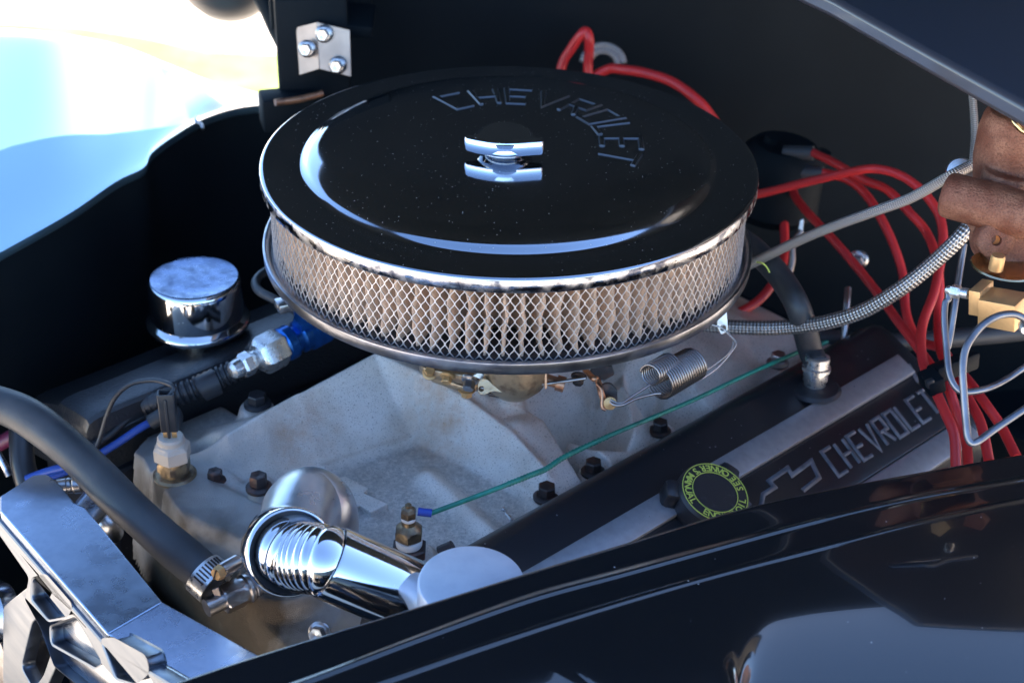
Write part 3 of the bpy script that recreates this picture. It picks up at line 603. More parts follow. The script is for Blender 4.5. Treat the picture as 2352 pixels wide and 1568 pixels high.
# raised emblem (bow tie shaped plate) and cast digits
bt = [(700, 1062), (751, 1095), (777, 1103), (793, 1098), (846, 1126), (836, 1137), (891, 1162), (851, 1182), (826, 1165), (806, 1176), (770, 1160), (778, 1150), (715, 1115)]
z0 = -.1985; q = [U(x, y, z0) for x, y in bt]; bm = bmesh.new(); vv = [bm.verts.new(p-ORG[im]-Vector((0, 0, .004))) for p in q]; fc = bm.faces.new(vv)
ex = bmesh.ops.extrude_face_region(bm, geom=[fc]); bmesh.ops.translate(bm, vec=(0, 0, .0064), verts=[g for g in ex['geom'] if isinstance(g, bmesh.types.BMVert)]); bmesh.ops.recalc_face_normals(bm, faces=bm.faces)
me = bpy.data.meshes.new('emblem'); bm.to_mesh(me); bm.free(); me.materials.append(M['cast']); o = bpy.data.objects.new('emblem', me); COL.objects.link(o); o.parent = im; ORG[o] = ORG[im]
bv = o.modifiers.new('b', 'BEVEL'); bv.width = .0008; bv.segments = 2
for x, y in ((1270, 1082), (1283, 1104)):
    c = U(x, y, -.1965); pts = [c+Vector((.0042*math.cos(a), .0042*math.sin(a), .0)) for a in np.linspace(0, 6.28, 13)]
    tube('cast_digit', pts, .0011, 'alu', im, sub=2, n=6)
c = U(1163, 1178, -.2); tube('cast_digit', [c, U(1175, 1193, -.2)], .0013, 'alu', im, n=6); tube('cast_digit', [U(1150, 1170, -.2), U(1156, 1167, -.2), U(1160, 1172, -.2)], .001, 'alu', im, n=6)
# manifold bolts
for x, y, z, r, h, m_, d in ((1255, 1143, -.1965, .0066, .011, 'boltdark', (0, 0, 1)), (1362, 1086, -.1965, .0062, .011, 'boltdark', (0, 0, 1)), (1515, 992, -.197, .006, .010, 'boltdark', (0, 0, 1)), (595, 1122, -.189, .0064, .012, 'boltdark', (0, 0, 1)),
                          (495, 1104, -.198, .0056, .009, 'boltdark', (0, 0, 1)), (592, 930, -.187, .0072, .010, 'rubber2', (0, 0, 1)), (1786, 836, -.19, .0062, .010, 'steel', (0, 0, 1)), (735, 1452, -.205, .0052, .010, 'steel', (-.2, -1, .6))):
    bolt(U(x, y, z), d, r, h, m_, im, 'manifold_bolt')
v_, f_ = lathe([(.0085, -.03), (.0085, .0), (.0075, .001), (0, .001)], U(595, 1124, -.190), (0, 0, 1), 30); mesh('bolt_tower', v_, f_, 'cast', im)
# ================================================================ carburettor
cb = thing('carburettor', 'tarnished carburettor body and linkage below the air cleaner', 'carburettor', (0, 0, -.14))
v_, f_ = box((0, 0, -.116), .17, .12, .05, eS, eT, .008); mesh('body', v_, f_, 'carb', cb, auto=25)
v_, f_ = lathe([(.06, -.1), (.06, -.075), (.055, -.07)], (0, 0, 0), (0, 0, 1), 48); mesh('air_horn', v_, f_, 'carb', cb)
ol = [(975, 858), (1060, 872), (1100, 876), (1165, 868), (1165, 842), (960, 838)]
v_, f_ = plate(rounded([(p.x, p.y) for p in [U(x, y, -.118) for x, y in ol]], .004), [], (0, 0, -.118), (1, 0, 0), (0, 1, 0), .006, .001); mesh('bowl_flange', v_, f_, 'carb', cb)
v_, f_ = plate(rounded([(p.x, p.y) for p in [U(x, y, -.127) for x, y in [(985, 868), (1072, 898), (1095, 890), (1130, 862), (1000, 850)]]], .004), [], (0, 0, -.127), (1, 0, 0), (0, 1, 0), .004, .0008); mesh('base_flange', v_, f_, 'carb', cb)
bolt(U(1072, 893, -.128), (0, 0, -1), .0042, .006, 'brass', cb, 'flange_screw'); bolt(U(988, 856, -.118), (0, -.6, .8), .0038, .005, 'brass', cb, 'flange_screw')
# throttle link arm
pl0 = DP(1140, 880, 1.065)
def arm(name, px, d, th, m, holes=(), par=None, r=.0015):
    base = DP(px[0][0], px[0][1], d); nrm = Vector((.0, -1, .35)).normalized(); ax_ = Vector((1, 0, 0)); ay_ = nrm.cross(ax_)
    to2 = lambda x, y: ((PL(x, y, base, nrm)-base).dot(ax_), (PL(x, y, base, nrm)-base).dot(ay_))
    H = [[(to2(x, y)[0]+rr*math.cos(a), to2(x, y)[1]+rr*math.sin(a)) for a in np.linspace(0, 6.28, 13)[:-1]] for x, y, rr in holes]
    v_, f_ = plate(rounded([to2(x, y) for x, y in px], r), H, base, ax_, ay_, th, .0004); return mesh(name, v_, f_, m, par)
arm('throttle_lever', [(1098, 878), (1108, 866), (1122, 870), (1135, 884), (1175, 890), (1178, 902), (1130, 897), (1112, 906), (1098, 902)], 1.050, .004, 'carb', [(1106, 891, .0018)], cb)
arm('choke_lever', [(1085, 862), (1100, 852), (1125, 866), (1133, 884), (1120, 888), (1108, 872)], 1.055, .003, 'steel', (), cb)
tube('idle_spring', [DP(1152+3.2*math.cos(a)*2.8, 852+i*2.0+1.5*math.sin(a)*2, 1.06+.004*math.sin(a)) for i, a in [(k/8, k*2*math.pi/8) for k in range(0, 96)]], .0008, 'redglass', cb, sub=2, n=6)
v_, f_ = lathe([(.0042, 0), (.0042, .008), (0, .009)], DP(1163, 880, 1.057), (0, 0, 1), 24); mesh('idle_screw', v_, f_, 'steel', cb)
v_, f_ = lathe([(0, 0), (.013, .002), (.021, .010), (.024, .02), (.024, .045)], DP(1180, 905, 1.075), (0, 0, 1), 48); mesh('accelerator_pump', v_, f_, 'carb', cb)
tube('pump_rod', [DP(1125, 905, 1.065), DP(1150, 909, 1.060), DP(1190, 910, 1.060), DP(1215, 902, 1.065), DP(1222, 885, 1.065)], .0013, 'boltdark', cb)
v_, f_ = lathe([(.004, -.016), (.004, 0), (.0055, 0), (.0055, .006), (0, .006)], DP(1278, 878, 1.065), (1, -.2, -.2), 24); mesh('vacuum_nipple', v_, f_, 'copper', cb)
arm('bracket_tab', [(1250, 858), (1256, 852), (1257, 890), (1251, 892)], 1.055, .004, 'copper', (), cb, .0004)
tube('copper_link', [DP(1345, 850, 1.085), DP(1362, 868, 1.065), DP(1372, 872, 1.065), DP(1380, 900, 1.060), DP(1385, 915, 1.060)], .0022, 'copper', cb)
arm('spring_bracket', [(1352, 858), (1360, 842), (1405, 838), (1412, 858), (1388, 872), (1368, 870)], 1.095, .004, 'boltdark', (), cb)
arm('throttle_crank', [(1375, 885), (1393, 878), (1405, 880), (1418, 895), (1418, 925), (1408, 937), (1392, 940), (1386, 928), (1388, 905)], 1.065, .003, 'boltdark', [(1398, 925, .0020)], cb)
tube('crank_edge', [DP(1372, 882, 1.060), DP(1381, 892, 1.058), DP(1384, 910, 1.058), DP(1384, 934, 1.058), DP(1392, 941, 1.058)], .0014, 'copper', cb)
v_, f_ = lathe([(.0034, -.004), (.0034, .001), (.0045, .001), (.0045, .003), (0, .004)], DP(1401, 924, 1.057), (0, -1, .35), 24); mesh('crank_pin', v_, f_, 'brass', cb)
for x, y, d_, r_, h_, m_ in ((1028, 862, 1.075, .0036, .006, 'brass'), (1080, 868, 1.07, .0042, .009, 'steel'), (1198, 872, 1.06, .0036, .007, 'steel'), (1238, 866, 1.065, .0040, .008, 'brassold'), (1330, 862, 1.07, .0038, .007, 'boltdark')):
    bolt(DP(x, y, d_), (-.1, -.7, -.4), r_, h_, m_, cb, 'linkage_screw')
tube('choke_rod', [DP(1105, 890, 1.052), DP(1150, 898, 1.05), DP(1200, 888, 1.052), DP(1262, 880, 1.058), DP(1345, 868, 1.06)], .0012, 'steel', cb)
arm('idle_bracket', [(1135, 858), (1196, 858), (1200, 878), (1170, 884), (1140, 880)], 1.058, .002, 'carb', [(1182, 868, .0016)], cb)
# ================================================================ throttle return spring
rs = thing('return_spring', 'double coiled steel throttle return spring hooked to linkage', 'spring', DP(1540, 880, 1.02))
def coil(a, b, r0, r1, n, wr, nm, dm=1.02, flat=1):
    A = DP(*a); Bp = DP(*b); x, y, z = basis(Bp-A); P = []
    K_ = int(n*14)
    for i in range(K_+1):
        t = i/K_; an = 2*math.pi*n*t; r = r0+(r1-r0)*t; P.append(A.lerp(Bp, t)+x*(r*math.cos(an))+y*(r*math.sin(an)))
    v, f, _ = sweep(P, wr, 7); return mesh(nm, v, f, 'spring', rs, auto=80)
coil((1512, 880, 1.02), (1594, 834, 1.045), .0116, .0112, 16, .00078, 'outer_coil')
coil((1492, 862, 1.01), (1540, 836, 1.03), .0072, .0080, 10, .0007, 'inner_coil')
tube('spring_hook', [DP(1402, 922, .990), DP(1412, 930, .988), DP(1432, 929, .99), DP(1462, 915, .995), DP(1500, 905, 1.0), DP(1518, 903, 1.0)], .0010, 'spring', rs)
tube('spring_hook', [DP(1402, 918, .990), DP(1425, 926, .99), DP(1455, 908, .995), DP(1492, 884, 1.0)], .0008, 'spring', rs)
tube('spring_tail', [DP(1612, 855, 1.05), DP(1640, 838, 1.06), DP(1672, 812, 1.07), DP(1684, 790, 1.075), DP(1678, 770, 1.08), DP(1655, 752, 1.08), DP(1632, 745, 1.08)], .0006, 'wire', rs)
tube('spring_tail', [DP(1612, 870, 1.05), DP(1650, 842, 1.06), DP(1682, 805, 1.07), DP(1690, 785, 1.075), DP(1668, 762, 1.08)], .0006, 'wire', rs)
sbk = thing('spring_anchor', 'small grey tab below the pan holding the spring tail', 'bracket', DP(1655, 750, 1.09))
arm('anchor_tab', [(1648, 700), (1668, 700), (1672, 760), (1655, 768), (1646, 750)], 1.09, .003, 'steel', [(1660, 752, .002)], sbk)
# ================================================================ valve covers
def cover_frame(side):
    # side=+1 left (t>0), -1 right; profile as (|t|, z)
    return [(.1385, -.225), (.1385, -.186), (.1400, -.1765), (.1425, -.1740), (.1470, -.1735), (.185, -.1800), (.188, -.1835), (.236, -.2035), (.241, -.2090), (.246, -.222), (.246, -.25)] if side > 0 else \
           [(.1385, -.225), (.1385, -.190), (.1405, -.184), (.145, -.1805), (.151, -.179), (.158, -.180), (.252, -.2185), (.259, -.224), (.262, -.234), (.262, -.26)]
def cover(side, s0, s1, m, name, par):
    pr_ = cover_frame(side); ss = [s0, s0+.003, s0+.008]+list(np.linspace(s0+.015, s1-.015, 30))+[s1-.008, s1-.003, s1]; v = []; f = []
    for i, s in enumerate(ss):
        e = min(i, len(ss)-1-i); ins = (.008, .003, .0008)[e] if e < 3 else 0; dzz = (-.010, -.003, -.0008)[e] if e < 3 else 0
        for t, z in pr_: tc_ = .195; v.append(ST(s, side*(t+(tc_-t)*ins*3), z+dzz))
    n = len(pr_)
    for i in range(len(ss)-1):
        for k in range(n-1): f.append((i*n+k, i*n+k+1, (i+1)*n+k+1, (i+1)*n+k))
    f += [tuple(range(n)), tuple((len(ss)-1)*n+k for k in range(n))]
    return mesh(name, v, f, m, par, auto=28)
# right cover top plane
Rp0 = ST(0, -.158, -.180); Rn = (eS.cross(ST(0, -.252, -.2185)-Rp0)).normalized(); Rn = Rn if Rn.z > 0 else -Rn
def RP(x, y, off=0): return PL(x, y, Rp0+Rn*off, Rn)
rvc = thing('right_valve_cover', 'black right valve cover with grey stripes and raised lettering', 'valve cover', ST(.05, -.2, -.25))
cover(-1, -.25, .285, 'satin', 'cover_shell', rvc)
dW = (eT*-1).cross(Rn); Wd = Rn.cross(eS).normalized(); Wd = Wd if Wd.dot(eT) < 0 else -Wd     # direction across the cover, outward
def rst(x, y): p = RP(x, y)-Rp0; return p.dot(eS), p.dot(Wd)
0 and print('cover coords', [tuple(round(q, 4) for q in rst(*p)) for p in ((1623, 1087), (2021, 827), (1669, 1117), (2021, 906), (2160, 990), (1700, 1150), (1890, 1060), (2120, 900), (1640, 1150), (1400, 1240), (1870, 870))])
def RF(s, w, z): return Rp0+eS*s+Wd*w+Rn*z
def rbar(s0, s1, w0, w1, z0, z1, m, name, bev=.0012):
    c = RF((s0+s1)/2, (w0+w1)/2, (z0+z1)/2); v_, f_ = box(c, s1-s0, w1-w0, z1-z0, eS, Wd, bev); return mesh(name, v_, f_, m, rvc, auto=25)
wa0 = (rst(1623, 1087)[1]+rst(2021, 827)[1])/2; wa1 = (rst(1669, 1117)[1]+rst(2021, 906)[1])/2
wb0 = rst(2165, 985)[1] if False else wa1+.052
rbar(-.20, .262, wa0, wa1, -.001, .0042, 'stripe', 'stripe_rib'); rbar(-.20, .262, wb0, wb0+(wa1-wa0), -.001, .0042, 'stripe', 'stripe_rib')
rbar(-.20, .262, wa1+.0015, wb0-.0015, -.001, .0008, 'satin', 'lettered_panel')
sA = rst(1885, 1052)[0]; sB = rst(2135, 905)[0]; sw = (sB-sA)/9
for i, ch in enumerate('CHEVROLET'):
    hh = .0225
    bb = letter(ch, sw*.68, hh, .0032, .0011, lambda x, y, z, i=i: RF(sA+sw*i+x+(y/hh-.0)*.004, wb0-.0145-y, .0008+z)); mesh('letter', bb.v, bb.f, 'stripe2', rvc, auto=80)
def rpx(P): return [rst(x, y) for x, y in P]
bo = rpx([(1745, 1172), (1752, 1136), (1778, 1120), (1765, 1106), (1808, 1076), (1818, 1092), (1862, 1060), (1880, 1098), (1842, 1128)])
v_, f_ = stroke(bo, .0040, .0011, lambda x, y, z: RF(x, y, .0008+z)); mesh('emblem_outline', v_, f_, 'stripe2', rvc, auto=80)
for P in ([(1675, 1118), (1706, 1146), (1722, 1162)], [(2085, 838), (2108, 880)]):
    v_, f_ = stroke(rpx(P), .0035, .0011, lambda x, y, z: RF(x, y, .0008+z)); mesh('panel_bar', v_, f_, 'stripe2', rvc, auto=80)
# oil cap
oc = RP(1618, 1168); ocz = thing('oil_filler_cap', 'black oil filler cap with yellow ring of printed words', 'oil cap', oc)
r_ = .0245; v_, f_ = lathe([(0, .000), (.024, .0), (.0255, .003), (.0265, .012), (.0262, .018), (.0245, .0205), (0, .0207)], oc, Rn, 60); mesh('cap_body', v_, f_, 'plastic', ocz, auto=30)
xx = (eS*-1); yy = Rn.cross(xx)
for k in range(3):
    a = math.pi*(.44+k*2/3); dd = xx*math.cos(a)+yy*math.sin(a); v_, f_ = box(oc+dd*.028+Rn*.009, .014, .016, .018, dd, Rn.cross(dd), .004); mesh('grip_lobe', v_, f_, 'plastic', ocz, auto=40)
oT = oc+Rn*.0210
for rr in (.0238, .0165):
    v_, f_ = lathe([(rr, -.0004), (rr, .0001), (rr+.0005, .0001), (rr+.0005, -.0004)], oT, Rn, 90, cap=False); mesh('print_ring', v_, f_, 'print', ocz)
bb = B(); txt = "SEE OWNER'S MANUAL   ENGINE OIL   "; ang0 = 74
cview = (CAM-oT); cview = (cview-Rn*cview.dot(Rn)).normalized(); cright = cview.cross(Rn) * 1
cright = -(Rn.cross(cview)).normalized()*-1
dg = bpy.context.evaluated_depsgraph_get()
def glyph_mesh(ch, size):
    cu = bpy.data.curves.new('t', 'FONT'); cu.body = ch; cu.size = size; cu.extrude = .00012; cu.align_x = 'CENTER'; cu.offset = size*.012; cu.resolution_u = 3
    ob = bpy.data.objects.new('t', cu); me = ob.to_mesh(); vv = [v.co.copy() for v in me.vertices]; ff = [tuple(p.vertices) for p in me.polygons]; ob.to_mesh_clear(); bpy.data.objects.remove(ob); bpy.data.curves.remove(cu); return vv, ff
X2 = cview.cross(Rn).normalized(); X2 = X2 if X2.x > 0 else -X2; Y2 = -cview       # picture-right and away from camera on the cap
adv = R(12.3); a = R(50)
for ch in "SEE OWNER'S MANUAL   ENGINE OIL":
    if ch != ' ':
        vv, ff_ = glyph_mesh(ch, .0072); ca, sa = math.cos(a), math.sin(a); rad = X2*ca+Y2*sa; tan = (X2*-sa+Y2*ca)
        bb.add([oT+rad*(.0226-p.y)+tan*(p.x*1.0)+Rn*(p.z) for p in vv], ff_)
    a += adv*(.55 if ch in "' " else 1)
mesh('printed_words', bb.v, bb.f, 'print', ocz, smooth=False, kind='stuff')
# PCV grommet + elbow + hose
pc = RP(1870, 892); g = thing('pcv_valve', 'chrome crankcase vent valve in the right valve cover', 'pcv valve', pc)
v_, f_ = lathe([(0, 0), (.019, 0), (.021, .002), (.0185, .0045), (.013, .0050), (.011, .006), (0, .006)], pc-Vector((0, 0, .002)), (0, 0, 1), 48); mesh('grommet', v_, f_, 'rubber2', g)
v_, f_ = lathe([(.0085, .005), (.0085, .012), (.0095, .0135), (.0095, .021), (.0112, .022), (.0112, .0245), (.0095, .0255), (.0095, .033), (.008, .034), (0, .034)], pc-Vector((0, 0, .006)), (.0, .1, 1), 48); mesh('valve_body', v_, f_, 'alu', g, auto=40)
hz = pc.z
tube('pcv_hose', [pc+Vector((0, 0, .021)), DP(1860, 800, (pc-CAM).dot(fw)), DP(1835, 710, 1.16), DP(1795, 640, 1.18), DP(1740, 580, 1.20), DP(1690, 540, 1.22)], .0095, 'rubber', label='smooth black rubber hose arching down to the chrome vent valve', cat='hose')
# ---- left cover
lvc = thing('left_valve_cover', 'black crinkle painted left valve cover under the breather', 'valve cover', ST(-.03, .2, -.25))
cover(1, -.285, .28, 'crinkle', 'cover_shell', lvc)
Lp0 = ST(0, .160, -.1745); Ln = (eS.cross(ST(0, .236, -.2065)-Lp0)).normalized(); Ln = Ln if Ln.z > 0 else -Ln
def LPt(x, y, off=0): return PL(x, y, Lp0+Ln*off, Ln)
def pad(pts, h, nm, m='crinkle', rr=.004):
    ax_ = eS; ay_ = Ln.cross(eS); base = LPt(*pts[0]); q = [((LPt(x, y)-base).dot(ax_), (LPt(x, y)-base).dot(ay_)) for x, y in pts]
    v_, f_ = plate(rounded(q, rr), [], base+Ln*h*.4, ax_, ay_, h, .002); return mesh(nm, v_, f_, m, lvc, auto=40)

# ================================================================ breather cap
bc = U(456, 738, -.170)
br = thing('breather_cap', 'chrome push-in breather cap on the left valve cover', 'breather cap', bc)
sc_ = (bc-CAM).dot(fw)/FPX
rb = 106*sc_; ru = 118*sc_; hb = 100*sc_/.86
v_, f_ = lathe([(ru*.9, -.001), (ru, .0), (ru*1.01, .0018), (ru*1.0, .0036), (ru*.965, .0050), (rb*.99, .0072), (rb, .010), (rb*1.0, hb*.45), (rb, hb*.86), (rb*.985, hb*.94), (rb*.95, hb*.985), (rb*.92, hb)], bc, (0, 0, 1), 96, cap=False); mesh('cap_side', v_, f_, 'chrome', br, auto=50)
v_, f_ = lathe([(rb*.945, hb*.99), (rb*.92, hb+.0002), (rb*.88, hb-.0003), (rb*.5, hb-.0002), (0, hb)], bc, (0, 0, 1), 96); mesh('cap_top', v_, f_, 'capdust', br)
v_, f_ = lathe([(.014, -.03), (.014, -.002), (.02, 0)], bc, (0, 0, 1), 40); mesh('cap_neck', v_, f_, 'chrome_worn', br)
v_, f_ = lathe([(0, .001), (.021, .001), (.023, -.002), (.021, -.008), (.017, -.011)], bc+Vector((0, 0, -.012)), (0, 0, 1), 40); mesh('grommet', v_, f_, 'rubber2', br)
# ================================================================ anodised fittings
ft = thing('fuel_fitting', 'silver and blue hex fuel line fitting by the pan', 'pipe fitting', DP(600, 815, 1.17))
A = DP(538, 850, 1.15); Bq = DP(655, 790, 1.175); Cq = DP(735, 752, 1.19); d1 = (Bq-A).normalized()
k = (A-CAM).dot(fw)/FPX
def seg(nm, p, q, prof, m, hx=None, n=48): v_, f_ = lathe(prof, p, q, n, hx); return mesh(nm, v_, f_, m, ft, auto=25)
seg('plug_tip', A, d1, [(0, -.004), (.004, -.0035), (.0066, -.001), (.0072, .003), (.0072, .006), (.0082, .006), (.0095, .008), (.0095, .014), (.0080, .0165), (.007, .018), (.007, .024)], 'alu', {5, 6, 7, 8}, 36)
seg('hex_nut', A, d1, [(.007, .020), (.0105, .021), (.014, .0235), (.0152, .026), (.0152, .040), (.0140, .043), (.010, .044)], 'alu', {2, 3, 4, 5}, 36)
seg('blue_nut', A, d1, [(.0115, .043), (.0135, .045), (.0135, .052), (.0105, .054), (.0105, .058), (.0130, .060), (.0130, .066), (.009, .068)], 'blue')
v_, f_ = box(A+d1*.074+Vector((0, 0, .004)), .022, .022, .03, d1, (-d1.y, d1.x, 0), .003); mesh('blue_body', v_, f_, 'blue', ft, auto=25)
v_, f_ = lathe([(.004, 0), (.0105, .001), (.0105, .004), (.009, .006), (.009, .010), (.004, .011)], A+d1*.086, Vector((.9, -.3, .1)), 40); mesh('blue_collar', v_, f_, 'blue', ft)
for px, py, dd, rad_, mm in ((700, 742, 1.18, .010, 'blue'),): 
    v_, f_ = lathe([(0, 0), (rad_, 0), (rad_, .012), (0, .013)], DP(px, py, dd), (.2, -.5, .8), 36, {1, 2}); mesh('blue_port', v_, f_, mm, ft, auto=25)
# corrugated loom
def rib(base, amp, pitch): return lambda l, L: base+amp*(1 if math.sin(2*math.pi*l/pitch) > -.2 else -1)
lp = [DP(330, 932, 1.16), DP(365, 922, 1.16), DP(430, 898, 1.16), DP(500, 868, 1.165), DP(560, 842, 1.17), DP(620, 815, 1.2)]
def dense(P, step):
    Q = catmull(P, 60); out = [Q[0]]; acc = 0
    for a, b in zip(Q, Q[1:]):
        acc += (b-a).length
        if acc >= step: out.append(b); acc = 0
    return out
v, f, _ = sweep(dense(lp, .0006), rib(.0078, .0009, .0046), 20); mesh('corrugated_loom', v, f, 'plastic', auto=60, label='black corrugated wire loom beside the left valve cover', cat='wire loom')
v, f, _ = sweep([DP(463, 892, 1.158), DP(480, 884, 1.158), DP(498, 876, 1.16)], .0102, 24); mesh('tape_wrap', v, f, 'rubber2', label='shiny black tape band around the corrugated loom', cat='tape')
v, f, _ = sweep([DP(330, 930, 1.158), DP(350, 925, 1.158), DP(395, 905, 1.158)], lambda l, L: .0066, 20); mesh('sensor_boot', v, f, 'rubber', label='grey rubber boot at the open end of the loom', cat='boot')
for i, (p, rr, m_, lb, cat_) in enumerate((([DP(330, 935, 1.158), DP(290, 965, 1.15), DP(250, 1000, 1.14), DP(200, 1030, 1.13), DP(120, 1080, 1.12)], .0028, 'rubber2', 'thin black cable running beneath the radiator hose', 'cable'),
                                           ([DP(352, 966, 1.15), DP(318, 985, 1.145), DP(262, 1022, 1.14), DP(180, 1070, 1.13), DP(100, 1100, 1.12)], .0030, 'bluewire', 'bright blue wire leading into a black sleeve', 'wire'))):
    tube(('black_cable', 'blue_wire')[i], p, rr, m_, label=lb, cat=cat_)
tube('wire_sleeve', [DP(345, 970, 1.15), DP(365, 958, 1.15), DP(392, 945, 1.15), DP(402, 960, 1.14), DP(392, 985, 1.13)], .006, 'rubber', label='grey rubber sleeve on the end of the blue wire', cat='sleeve')
for i, off in enumerate((0, .012, .02)):
    tube('head_line', [ST(-.29, .140+off*.2, -.195-off*.3), ST(-.2, .1385+off*.2, -.190-off*.3), ST(0, .138+off*.2, -.190-off*.3)], .0016, 'rubber2', label=('lowest thin black seam line beside the left valve cover', 'middle thin black seam line beside the left valve cover', 'topmost thin black seam line beside the left valve cover')[2-i], cat='gasket', group='gasket seam lines')
# ================================================================ temperature switch (left) with connector
tsx = U(402, 1092, -.1955); ts = thing('temperature_switch', 'tan hexagonal temperature switch with brass base', 'sensor', tsx)
kk = (tsx-CAM).dot(fw)/FPX
v_, f_ = lathe([(0, 0), (.0150, 0), (.0155, .0015), (.0135, .003), (.0105, .0035), (.0105, .006), (.0122, .007), (.0122, .0125), (.0108, .014), (.0105, .0155)], tsx, (0, 0, 1), 36, {6, 7}); mesh('brass_base', v_, f_, 'brassold', ts, auto=25)
v_, f_ = lathe([(.0108, .015), (.0135, .0165), (.0135, .0255), (.0120, .0275), (.0105, .0285), (.0095, .0295), (.0095, .033), (.0085, .0345), (.007, .0345), (.0, .034)], tsx, (0, 0, 1), 36, {1, 2, 3}); mesh('ceramic_hex', v_, f_, 'ceramic', ts, auto=25)
for dx in (-.0028, .0032):
    v_, f_ = box(tsx+Vector((dx, -.001, .038)), .0034, .0012, .010); mesh('brass_blade', v_, f_, 'brass', ts, smooth=False)
cn = thing('plug_connector', 'narrow black plug connector above the temperature switch', 'connector', tsx+Vector((0, 0, .042)))
cc = tsx+Vector((.0004, .0, .0))
v_, f_ = plate(rounded([(-.0060, -.0045), (.0060, -.0045), (.0060, .0045), (-.0060, .0045)], .0015), [[(-.0045, -.0032), (.0045, -.0032), (.0045, .0032), (-.0045, .0032)]], cc+Vector((0, 0, .056)), (1, .1, 0), (-.1, 1, 0), .030, .0004); mesh('plug_shell', v_, f_, 'plastic', cn)
v_, f_ = box(cc+Vector((0.0, -.0046, .052)), .0022, .0022, .032, bev=.0006); mesh('plug_rib', v_, f_, 'plastic', cn)
cw = cc+Vector((0, 0, .066)); dcw = (cw-CAM).dot(fw)
tube('looping_wire', [cw, DP(400, 892, dcw), DP(378, 878, dcw+.005), DP(345, 873, dcw+.01), DP(300, 882, dcw+.015), DP(265, 912, dcw+.02), DP(245, 955, dcw+.025), DP(228, 1010, dcw+.03), DP(205, 1060, dcw+.03)], .0017, 'plastic', label='thin dark wire arching up from the black plug connector', cat='wire')
# ================================================================ coolant temperature sender (right)
sx_ = U(940, 1272, -.197); sn = thing('temperature_sender', 'brass temperature sender with white thread tape', 'sensor', sx_)
v_, f_ = lathe([(0, 0), (.0125, 0), (.0125, .0065), (.0115, .0075), (.0080, .0082)], sx_, (0, 0, 1), 36, {1, 2, 3}); mesh('hex_bushing', v_, f_, 'boltdark', sn, auto=25)
v_, f_ = lathe([(.0080, .007), (.0088, .0085), (.0090, .011), (.0086, .013), (.0078, .0135)], sx_, (0, 0, 1), 36); mesh('thread_tape', v_, f_, 'tape', sn)
v_, f_ = lathe([(.0070, .0125), (.0088, .0140), (.0100, .0155), (.0100, .0205), (.0085, .0225), (.0050, .0260), (.0046, .0300)], sx_, (0, 0, 1), 36, {1, 2, 3}); mesh('sender_body', v_, f_, 'brassold', sn, auto=25)
v_, f_ = lathe([(.0046, .029), (.0050, .0295), (.0050, .0315), (.0046, .032)], sx_, (0, 0, 1), 32); mesh('washer', v_, f_, 'tape', sn)
v_, f_ = lathe([(.0044, .031), (.0055, .032), (.0055, .0365), (.0042, .0385), (.0022, .0395), (.0022, .0415), (0, .042)], sx_, (0, 0, 1), 36, {1, 2, 3}); mesh('terminal_nut', v_, f_, 'brassold', sn, auto=25)
wt = sx_+Vector((.004, -.001, .0335)); dw = (wt-CAM).dot(fw)
v, f, _ = sweep([wt, DP(962, 1175, dw-.001), DP(990, 1178, dw-.001)], lambda l, L: .0014 if l < .001 else .0030, 16)
v, f, _ = sweep([DP(960, 1174, dw-.001), DP(975, 1176, dw-.001), DP(992, 1178, dw-.001)], .0028, 16); gw = thing('green_sender_wire', 'long green wire crossing the manifold to the sender', 'wire', wt); mesh('crimp_sleeve', v, f, 'bluecrimp', gw)
v_, f_ = lathe([(.002, 0), (.0042, 0), (.0042, .0010), (.002, .0010)], sx_+Vector((0, 0, .0310)), (0, 0, 1), 24, cap=False); mesh('ring_lug', v_, f_, 'steel', gw)
gp = [(990, 1178, dw), (1060, 1152, dw+.003), (1150, 1118, dw+.012), (1215, 1092, dw+.03), (1255, 1076, dw+.045), (1300, 1047, dw+.06), (1400, 1000, dw+.085), (1500, 958, dw+.11), (1600, 915, dw+.14), (1720, 858, dw+.17), (1830, 810, dw+.2), (1900, 785, dw+.23)]
tube('wire_core', [DP(*p) for p in gp], lambda l, L: .0017+(.0004 if (.055 < l < .16 and math.sin(l*2000) > .3) else 0), 'green', gw, sub=40)
tube('small_sender', [U(1010, 1268, -.195), U(1040, 1255, -.19)], .0045, 'boltdark', sub=4, label='stubby dark plug beside the brass sender', cat='plug')
# ================================================================ radiator hose, clamp, fitting
hr = [DP(-160, 890, 1.06), DP(-40, 918, 1.05), DP(60, 955, 1.04), DP(170, 1040, 1.03), DP(270, 1140, 1.015), DP(370, 1232, 1.005), DP(448, 1298, 1.0), DP(492, 1338, .995)]
tube('radiator_hose', hr, lambda l, L: .0128+.0003*math.sin(l*90), 'rubber', sub=10, n=32, label='thick grey black rubber hose curving across the lower left', cat='hose')
hc = thing('hose_clamp', 'worm drive hose clamp on the end of the thick rubber hose', 'hose clamp', hr[-1])
hd_ = (hr[-1]-hr[-2]).normalized(); hcen = hr[-1]-hd_*.004
v_, f_ = lathe([(.0133, -.0065), (.0147, -.0065), (.0149, 0), (.0147, .0065), (.0133, .0065)], hcen, hd_, 64, cap=False); mesh('clamp_band', v_, f_, 'alu', hc)
bx, by, bz = basis(hd_)
vc_ = (CAM-hcen); vc_ = (vc_-hd_*vc_.dot(hd_)).normalized(); sd_ = hd_.cross(vc_)
for k in range(9):
    a = -1.0+k*.17; dd = vc_*math.cos(a)+sd_*math.sin(a) if sd_.x < 0 else vc_*math.cos(a)-sd_*math.sin(a)
    v_, f_ = box(hcen+dd*.0148, .0011, .0085, .0012, hd_.cross(dd), hd_); mesh('band_slot', v_, f_, 'boltdark', hc, smooth=False)
